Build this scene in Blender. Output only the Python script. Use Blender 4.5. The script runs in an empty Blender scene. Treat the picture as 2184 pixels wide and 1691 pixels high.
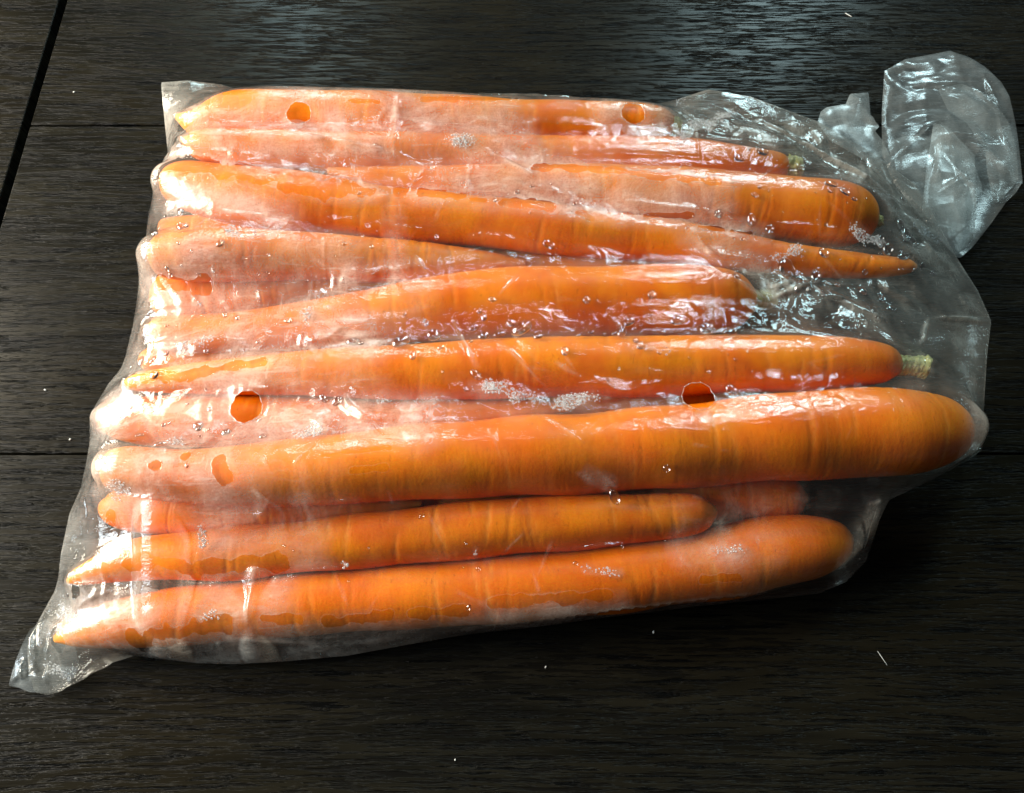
import bpy, bmesh, math, random
import numpy as np
from mathutils import Vector, Matrix

# ------------------------------------------------------------------ camera, world, lamps, exposure
scene = bpy.context.scene
cam_data = bpy.data.cameras.new('camera')
cam = bpy.data.objects.new('camera', cam_data)
scene.collection.objects.link(cam)
cam.location = (0.0, -0.08691, 0.23711)
cam.rotation_euler = (math.radians(22.0), 0.0, 0.0)
cam_data.sensor_width = 36.0
cam_data.lens = 36.0 * 1640.0 / 2183.0
cam_data.clip_start = 0.01
cam_data.clip_end = 50.0
scene.camera = cam

world = bpy.data.worlds.new('World')
scene.world = world
world.use_nodes = True
bg = world.node_tree.nodes['Background']
bg.inputs['Color'].default_value = (0.92, 0.96, 1.0, 1)
bg.inputs['Strength'].default_value = 0.05

def window_light(name, loc, aim, sx, sy, watts, color):
    d = bpy.data.lights.new(name, 'AREA')
    d.shape = 'RECTANGLE'
    d.size, d.size_y = sx, sy
    d.energy = watts
    d.color = color
    o = bpy.data.objects.new(name, d)
    scene.collection.objects.link(o)
    o.location = loc
    o.rotation_euler = (Vector(aim) - Vector(loc)).to_track_quat('-Z', 'Y').to_euler()
    return o

# daylight through the windows of the room: a wide one to the left, two narrow panes beyond the table
window_light('window_light_side', (-0.56, 0.13, 0.26), (-0.05, 0, 0), 0.30, 0.28, 11.5, (1.0, 0.90, 0.74))
window_light('window_light_low', (-0.50, -0.06, 0.21), (-0.1, 0, 0), 0.16, 0.26, 2.5, (0.76, 0.90, 1.0))
window_light('window_light_pane', (0.60, 1.5, 1.12), (0.1, 0.15, 0), 0.26, 0.75, 21.0, (0.66, 0.95, 1.0))
window_light('window_light_pane_far', (-0.52, 1.5, 1.12), (-0.1, 0.15, 0), 0.18, 0.75, 10.0, (0.66, 0.95, 1.0))

scene.view_settings.view_transform = 'Standard'
scene.view_settings.look = 'None'
scene.view_settings.exposure = 0.0
scene.view_settings.gamma = 1.0
scene.view_settings.use_curve_mapping = False
scene.render.engine = 'CYCLES'
scene.cycles.max_bounces = 12
scene.cycles.diffuse_bounces = 5
scene.cycles.glossy_bounces = 4
scene.cycles.transmission_bounces = 8
scene.cycles.transparent_max_bounces = 40
scene.cycles.sample_clamp_indirect = 6.0
scene.cycles.caustics_reflective = False
scene.cycles.caustics_refractive = False
scene.cycles.use_denoising = True
COL = scene.collection

# ------------------------------------------------------------------ node helpers
def material(name):
    m = bpy.data.materials.new(name)
    m.use_nodes = True
    nt = m.node_tree
    nt.nodes.clear()
    out = nt.nodes.new('ShaderNodeOutputMaterial')
    return m, nt, out

def N(nt, kind, **kw):
    n = nt.nodes.new('ShaderNode' + kind)
    for k, v in kw.items():
        if k.startswith('i_'):
            n.inputs[k[2:].replace('_', ' ')].default_value = v
        else:
            setattr(n, k, v)
    return n

def sock(nt, s, v):
    if hasattr(v, 'is_linked') or hasattr(v, 'links'):
        nt.links.new(v, s)
    else:
        s.default_value = v

def MATH(nt, op, a, b=0.0, clamp=False):
    n = nt.nodes.new('ShaderNodeMath')
    n.operation = op
    n.use_clamp = clamp
    sock(nt, n.inputs[0], a)
    sock(nt, n.inputs[1], b)
    return n.outputs[0]

def SMOOTH(nt, x, lo, hi, a=0.0, b=1.0):
    n = nt.nodes.new('ShaderNodeMapRange')
    n.interpolation_type = 'SMOOTHSTEP'
    sock(nt, n.inputs['Value'], x)
    for k, v in (('From Min', lo), ('From Max', hi), ('To Min', a), ('To Max', b)):
        sock(nt, n.inputs[k], v)
    return n.outputs[0]

def MIXC(nt, f, a, b, mode='MIX'):
    n = nt.nodes.new('ShaderNodeMix')
    n.data_type = 'RGBA'
    n.blend_type = mode
    sock(nt, n.inputs[0], f)
    sock(nt, n.inputs[6], a)
    sock(nt, n.inputs[7], b)
    return n.outputs[2]

def NOISE(nt, vec, scale, detail=3.0, rough=0.5, dist=0.0):
    n = nt.nodes.new('ShaderNodeTexNoise')
    nt.links.new(vec, n.inputs['Vector'])
    n.inputs['Scale'].default_value = scale
    n.inputs['Detail'].default_value = detail
    n.inputs['Roughness'].default_value = rough
    n.inputs['Distortion'].default_value = dist
    return n.outputs[0]

def MAPV(nt, vec, scale, rot=(0, 0, 0), loc=(0, 0, 0)):
    n = nt.nodes.new('ShaderNodeMapping')
    nt.links.new(vec, n.inputs['Vector'])
    n.inputs['Scale'].default_value = scale
    n.inputs['Rotation'].default_value = rot
    n.inputs['Location'].default_value = loc
    return n.outputs[0]

def BUMP(nt, h, strength, dist, normal=None):
    n = nt.nodes.new('ShaderNodeBump')
    nt.links.new(h, n.inputs['Height'])
    n.inputs['Strength'].default_value = strength
    n.inputs['Distance'].default_value = dist
    if normal is not None:
        nt.links.new(normal, n.inputs['Normal'])
    return n.outputs[0]

def ATTR(nt, name):
    n = nt.nodes.new('ShaderNodeAttribute')
    n.attribute_name = name
    return n

def FRESNEL(nt, ior, normal=None):
    """Reflectance of a thin sheet: the same from either side."""
    fr = nt.nodes.new('ShaderNodeFresnel')
    geo = nt.nodes.new('ShaderNodeNewGeometry')
    nt.links.new(SMOOTH(nt, geo.outputs['Backfacing'], 0.0, 1.0, ior, 1.0 / ior), fr.inputs['IOR'])
    if normal is not None:
        nt.links.new(normal, fr.inputs['Normal'])
    return fr

# ------------------------------------------------------------------ materials
def make_wood(name, across):
    """Dark stained open-grained wood; grain along X, or along Y when across is set."""
    m, nt, out = material(name)
    tc = N(nt, 'TexCoord')
    oi = N(nt, 'ObjectInfo')
    add = nt.nodes.new('ShaderNodeVectorMath')
    add.operation = 'ADD'
    nt.links.new(tc.outputs['Object'], add.inputs[0])
    nt.links.new(oi.outputs['Random'], add.inputs[1])
    v = add.outputs[0]
    rot = (0, 0, math.radians(90)) if across else (0, 0, math.radians(1.5))
    wav = NOISE(nt, MAPV(nt, v, (3, 9, 1), rot), 1.6, 2.0, 0.5)
    wv = nt.nodes.new('ShaderNodeVectorMath')
    wv.operation = 'MULTIPLY_ADD'
    comb = nt.nodes.new('ShaderNodeCombineXYZ')
    nt.links.new(MATH(nt, 'SUBTRACT', wav, 0.5), comb.inputs[0 if across else 1])
    nt.links.new(comb.outputs[0], wv.inputs[0])
    wv.inputs[1].default_value = (0.010, 0.010, 0)
    nt.links.new(v, wv.inputs[2])
    v2 = wv.outputs[0]
    pores = NOISE(nt, MAPV(nt, v2, (65, 1000, 65), rot), 1.0, 3.0, 0.62)
    fine = NOISE(nt, MAPV(nt, v2, (200, 2600, 200), rot), 1.0, 2.0, 0.6)
    broad = NOISE(nt, MAPV(nt, v2, (14, 160, 14), rot), 1.0, 3.0, 0.55)
    patch = NOISE(nt, MAPV(nt, v, (7, 12, 7), rot), 1.0, 3.0, 0.6)
    fleck = NOISE(nt, MAPV(nt, v2, (32, 560, 32), rot), 1.0, 4.0, 0.7)
    groove = SMOOTH(nt, pores, 0.38, 0.52)
    crack = SMOOTH(nt, fleck, 0.37, 0.44)
    col = MIXC(nt, SMOOTH(nt, broad, 0.3, 0.7), (0.0040, 0.0037, 0.0028, 1), (0.0112, 0.0098, 0.0066, 1))
    col = MIXC(nt, SMOOTH(nt, patch, 0.35, 0.7, 0.0, 0.5), col, (0.0130, 0.0095, 0.0044, 1))
    col = MIXC(nt, SMOOTH(nt, groove, 0, 1, 0.80, 0.0), col, (0.004, 0.0035, 0.003, 1))
    col = MIXC(nt, SMOOTH(nt, crack, 0, 1, 0.95, 0.0), col, (0.002, 0.002, 0.002, 1))
    h = MATH(nt, 'ADD', MATH(nt, 'MULTIPLY', groove, 0.8), MATH(nt, 'MULTIPLY', fine, 0.18))
    h = MATH(nt, 'ADD', h, MATH(nt, 'MULTIPLY', crack, 0.9))
    h = MATH(nt, 'ADD', h, MATH(nt, 'MULTIPLY', broad, 0.3))
    p = N(nt, 'BsdfPrincipled')
    nt.links.new(col, p.inputs['Base Color'])
    nt.links.new(SMOOTH(nt, pores, 0.3, 0.7, 0.33, 0.23), p.inputs['Roughness'])
    p.inputs['Specular IOR Level'].default_value = 0.065
    nt.links.new(BUMP(nt, h, 0.85, 0.0003), p.inputs['Normal'])
    nt.links.new(p.outputs[0], out.inputs[0])
    return m

def make_carrot_material():
    m, nt, out = material('carrot_skin')
    surf = ATTR(nt, 'surf').outputs['Vector']
    al = ATTR(nt, 'along').outputs['Fac']
    oi = N(nt, 'ObjectInfo')
    blot = NOISE(nt, MAPV(nt, surf, (60, 60, 60)), 1.0, 3.0, 0.55)
    rings = NOISE(nt, MAPV(nt, surf, (150, 30, 30)), 1.0, 3.0, 0.6)
    fine = NOISE(nt, MAPV(nt, surf, (900, 500, 500)), 1.0, 2.0, 0.6)
    long_ = NOISE(nt, MAPV(nt, surf, (25, 420, 420)), 1.0, 2.0, 0.6)
    col = MIXC(nt, SMOOTH(nt, blot, 0.3, 0.7), CARROT_DEEP, CARROT_MID)
    col = MIXC(nt, SMOOTH(nt, rings, 0.60, 0.74, 0, 0.45), col, (0.82, 0.23, 0.008, 1))
    col = MIXC(nt, SMOOTH(nt, long_, 0.5, 0.8, 0, 0.25), col, (0.78, 0.19, 0.003, 1))
    col = MIXC(nt, SMOOTH(nt, oi.outputs['Random'], 0.0, 1.0, 0.0, 0.35), col, (0.76, 0.14, 0.001, 1))
    pit = NOISE(nt, MAPV(nt, surf, (700, 260, 260)), 1.0, 3.0, 0.65)
    col = MIXC(nt, SMOOTH(nt, pit, 0.29, 0.37, 0.35, 0.0), col, (0.30, 0.06, 0.002, 1))
    crs = ATTR(nt, 'crease').outputs['Fac']
    col = MIXC(nt, MATH(nt, 'MULTIPLY', crs, SMOOTH(nt, fine, 0.3, 0.7, 0.2, 0.65), True), col, (0.84, 0.33, 0.06, 1))
    tipc = ATTR(nt, 'tip').outputs['Fac']
    col = MIXC(nt, MATH(nt, 'MULTIPLY', tipc, 0.35), col, (0.80, 0.50, 0.16, 1))
    crown = ATTR(nt, 'crown').outputs['Fac']
    cn = MATH(nt, 'MULTIPLY', crown, SMOOTH(nt, fine, 0.2, 0.8, 0.5, 1.2), True)
    col = MIXC(nt, MATH(nt, 'MULTIPLY', cn, 0.75), col, (0.20, 0.14, 0.03, 1))
    h = MATH(nt, 'ADD', MATH(nt, 'MULTIPLY', rings, 1.0), MATH(nt, 'MULTIPLY', fine, 0.3))
    p = N(nt, 'BsdfPrincipled')
    nt.links.new(col, p.inputs['Base Color'])
    p.inputs['Roughness'].default_value = 0.42
    p.inputs['Specular IOR Level'].default_value = 0.22
    p.inputs['Subsurface Weight'].default_value = 0.30
    p.inputs['Subsurface Radius'].default_value = (1.0, 0.35, 0.08)
    p.inputs['Subsurface Scale'].default_value = 0.0035
    nt.links.new(BUMP(nt, h, 0.30, 0.0008), p.inputs['Normal'])
    nt.links.new(p.outputs[0], out.inputs[0])
    return m

def make_stub_material():
    m, nt, out = material('leaf_stub_green')
    surf = ATTR(nt, 'surf').outputs['Vector']
    n1 = NOISE(nt, MAPV(nt, surf, (60, 700, 700)), 1.0, 3.0, 0.6)
    n2 = NOISE(nt, MAPV(nt, surf, (200, 200, 200)), 1.0, 3.0, 0.6)
    col = MIXC(nt, SMOOTH(nt, n1, 0.35, 0.65), (0.26, 0.25, 0.06, 1), (0.55, 0.52, 0.22, 1))
    col = MIXC(nt, SMOOTH(nt, n2, 0.55, 0.75, 0, 0.6), col, (0.12, 0.09, 0.03, 1))
    p = N(nt, 'BsdfPrincipled')
    nt.links.new(col, p.inputs['Base Color'])
    p.inputs['Roughness'].default_value = 0.55
    p.inputs['Subsurface Weight'].default_value = 0.2
    p.inputs['Subsurface Radius'].default_value = (0.6, 0.6, 0.2)
    p.inputs['Subsurface Scale'].default_value = 0.002
    nt.links.new(BUMP(nt, n1, 0.6, 0.0006), p.inputs['Normal'])
    nt.links.new(p.outputs[0], out.inputs[0])
    return m

def make_film_material(name, authored, base_haze=0.18, bump=1.0, gloss=0.085, shine=1.25, tint=(0.88, 0.85, 0.76, 1)):
    """Thin clear polythene, fogged on the inside, clear where it is stuck wet to a carrot."""
    m, nt, out = material(name)
    tc = N(nt, 'TexCoord')
    v = tc.outputs['Object']
    fog = NOISE(nt, MAPV(nt, v, (60, 60, 60)), 1.0, 8.0, 0.68, 0.8)
    streak = NOISE(nt, MAPV(nt, v, (60, 260, 100), (0, 0, math.radians(-28))), 1.0, 4.0, 0.62, 1.2)
    scuff = NOISE(nt, MAPV(nt, v, (900, 170, 400), (0, 0, math.radians(24))), 1.0, 3.0, 0.6, 0.5)
    grit = NOISE(nt, MAPV(nt, v, (1500, 1500, 1500)), 1.0, 2.0, 0.6)
    if authored:
        haze = ATTR(nt, 'haze').outputs['Fac']
        wet = ATTR(nt, 'wet').outputs['Fac']
        edge = NOISE(nt, MAPV(nt, v, (330, 330, 330)), 1.0, 3.0, 0.6)
        w = MATH(nt, 'ADD', wet, MATH(nt, 'MULTIPLY', MATH(nt, 'SUBTRACT', edge, 0.5), 0.55))
        dry = SMOOTH(nt, w, 0.44, 0.56, 1.0, 0.0)
        rim = MATH(nt, 'MULTIPLY', SMOOTH(nt, w, 0.40, 0.49), SMOOTH(nt, w, 0.49, 0.56, 1.0, 0.0))
    else:
        haze = base_haze
    if not authored:
        fog = NOISE(nt, MAPV(nt, v, (70, 38, 60), (0, 0, 0.9)), 1.0, 5.0, 0.6, 1.6)
    mod = MATH(nt, 'ADD', SMOOTH(nt, fog, 0.30, 0.70, 0.35, 1.45), SMOOTH(nt, streak, 0.55, 0.68, 0.0, 0.55))
    mod = MATH(nt, 'ADD', mod, SMOOTH(nt, scuff, 0.60, 0.72, 0.0, 0.45))
    mod = MATH(nt, 'MULTIPLY', mod, SMOOTH(nt, grit, 0.25, 0.75, 0.82, 1.18))
    hz = MATH(nt, 'MULTIPLY', haze, mod)
    if authored:
        hz = MATH(nt, 'MULTIPLY', hz, MATH(nt, 'MAXIMUM', dry, 0.16))
        hz = MATH(nt, 'ADD', hz, MATH(nt, 'MULTIPLY', rim, 0.12))
    hz = MATH(nt, 'MINIMUM', hz, 0.75)
    wr = NOISE(nt, MAPV(nt, v, (170, 420, 250), (0, 0, math.radians(-32))), 1.0, 4.0, 0.6, 1.5)
    wr2 = NOISE(nt, MAPV(nt, v, (700, 700, 700)), 1.0, 2.0, 0.5)
    hh = MATH(nt, 'ADD', wr, MATH(nt, 'MULTIPLY', wr2, 0.16))
    if authored:
        hh = MATH(nt, 'ADD', hh, MATH(nt, 'MULTIPLY', rim, 0.25))
    nrm = BUMP(nt, hh, 0.28 * bump, 0.0010)
    tr = N(nt, 'BsdfTransparent')
    tr.inputs['Color'].default_value = (0.97, 0.975, 0.97, 1)
    df = N(nt, 'BsdfDiffuse')
    df.inputs['Color'].default_value = tint
    nt.links.new(nrm, df.inputs['Normal'])
    tl = N(nt, 'BsdfTranslucent')
    tl.inputs['Color'].default_value = tint
    fogmix = N(nt, 'MixShader')
    fogmix.inputs[0].default_value = 0.60
    nt.links.new(df.outputs[0], fogmix.inputs[1])
    nt.links.new(tl.outputs[0], fogmix.inputs[2])
    body = N(nt, 'MixShader')
    nt.links.new(hz, body.inputs[0])
    nt.links.new(tr.outputs[0], body.inputs[1])
    nt.links.new(fogmix.outputs[0], body.inputs[2])
    gl = N(nt, 'BsdfGlossy')
    gl.inputs['Roughness'].default_value = gloss
    nt.links.new(nrm, gl.inputs['Normal'])
    fr = FRESNEL(nt, 1.5)
    fac = MATH(nt, 'MULTIPLY', fr.outputs[0], shine, True)
    if authored:
        fac = MATH(nt, 'MULTIPLY', fac, SMOOTH(nt, w, 0.47, 0.55, 1.0, 0.6))
    fin = N(nt, 'MixShader')
    nt.links.new(fac, fin.inputs[0])
    nt.links.new(body.outputs[0], fin.inputs[1])
    nt.links.new(gl.outputs[0], fin.inputs[2])
    nt.links.new(fin.outputs[0], out.inputs[0])
    return m

def make_water():
    m, nt, out = material('water_drop')
    tr = N(nt, 'BsdfTransparent')
    gl = N(nt, 'BsdfGlossy')
    gl.inputs['Roughness'].default_value = 0.04
    fr = FRESNEL(nt, 1.45)
    rf = N(nt, 'BsdfRefraction')
    rf.inputs['IOR'].default_value = 1.33
    rf.inputs['Roughness'].default_value = 0.0
    mx = N(nt, 'MixShader')
    mx.inputs[0].default_value = 0.12
    nt.links.new(tr.outputs[0], mx.inputs[1])
    nt.links.new(rf.outputs[0], mx.inputs[2])
    fin = N(nt, 'MixShader')
    nt.links.new(MATH(nt, 'MULTIPLY', fr.outputs[0], 2.8, True), fin.inputs[0])
    nt.links.new(mx.outputs[0], fin.inputs[1])
    nt.links.new(gl.outputs[0], fin.inputs[2])
    nt.links.new(fin.outputs[0], out.inputs[0])
    return m

def make_bead():
    m, nt, out = material('condensation_bead')
    tr = N(nt, 'BsdfTransparent')
    df = N(nt, 'BsdfDiffuse')
    df.inputs['Color'].default_value = (0.85, 0.86, 0.86, 1)
    tl = N(nt, 'BsdfTranslucent')
    tl.inputs['Color'].default_value = (0.85, 0.86, 0.86, 1)
    a = N(nt, 'MixShader')
    nt.links.new(df.outputs[0], a.inputs[1])
    nt.links.new(tl.outputs[0], a.inputs[2])
    b = N(nt, 'MixShader')
    b.inputs[0].default_value = 0.32
    nt.links.new(tr.outputs[0], b.inputs[1])
    nt.links.new(a.outputs[0], b.inputs[2])
    gl = N(nt, 'BsdfGlossy')
    gl.inputs['Roughness'].default_value = 0.12
    fr = FRESNEL(nt, 1.6)
    fin = N(nt, 'MixShader')
    nt.links.new(MATH(nt, 'MULTIPLY', fr.outputs[0], 0.6, True), fin.inputs[0])
    nt.links.new(b.outputs[0], fin.inputs[1])
    nt.links.new(gl.outputs[0], fin.inputs[2])
    nt.links.new(fin.outputs[0], out.inputs[0])
    return m

def make_crumb():
    m, nt, out = material('crumb_white')
    tc = N(nt, 'TexCoord')
    n1 = NOISE(nt, tc.outputs['Object'], 1500.0, 2.0)
    p = N(nt, 'BsdfPrincipled')
    nt.links.new(MIXC(nt, n1, (0.55, 0.54, 0.50, 1), (0.85, 0.84, 0.80, 1)), p.inputs['Base Color'])
    p.inputs['Roughness'].default_value = 0.7
    nt.links.new(p.outputs[0], out.inputs[0])
    return m

CARROT_DEEP = (0.65, 0.120, 0.0006, 1)
CARROT_MID = (0.77, 0.215, 0.002, 1)
MAT_WOOD = make_wood('dark_wood', False)
MAT_WOOD_END = make_wood('dark_wood_end', True)
MAT_CARROT = make_carrot_material()
MAT_STUB = make_stub_material()
MAT_FILM = make_film_material('bag_film', True)
MAT_FILM_UNDER = make_film_material('bag_film_under', False, 0.08, 0.7)
MAT_FILM_NECK = make_film_material('bag_film_gathered', False, 0.17, 0.35, 0.20, 1.0, (0.76, 0.82, 0.82, 1))  # cooler tint than the main film: cool window light put into the colour
MAT_FILM_FLAP = make_film_material('bag_film_doubled', False, 0.32, 0.30, 0.24, 0.9, (0.76, 0.82, 0.82, 1))  # same film, with the panes' teal light painted into its fog colour
MAT_RIM = make_film_material('hole_rim_film', False, 0.28, 0.2, 0.15, 1.5)
MAT_WATER = make_water()
MAT_BEAD = make_bead()
MAT_CRUMB = make_crumb()

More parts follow.
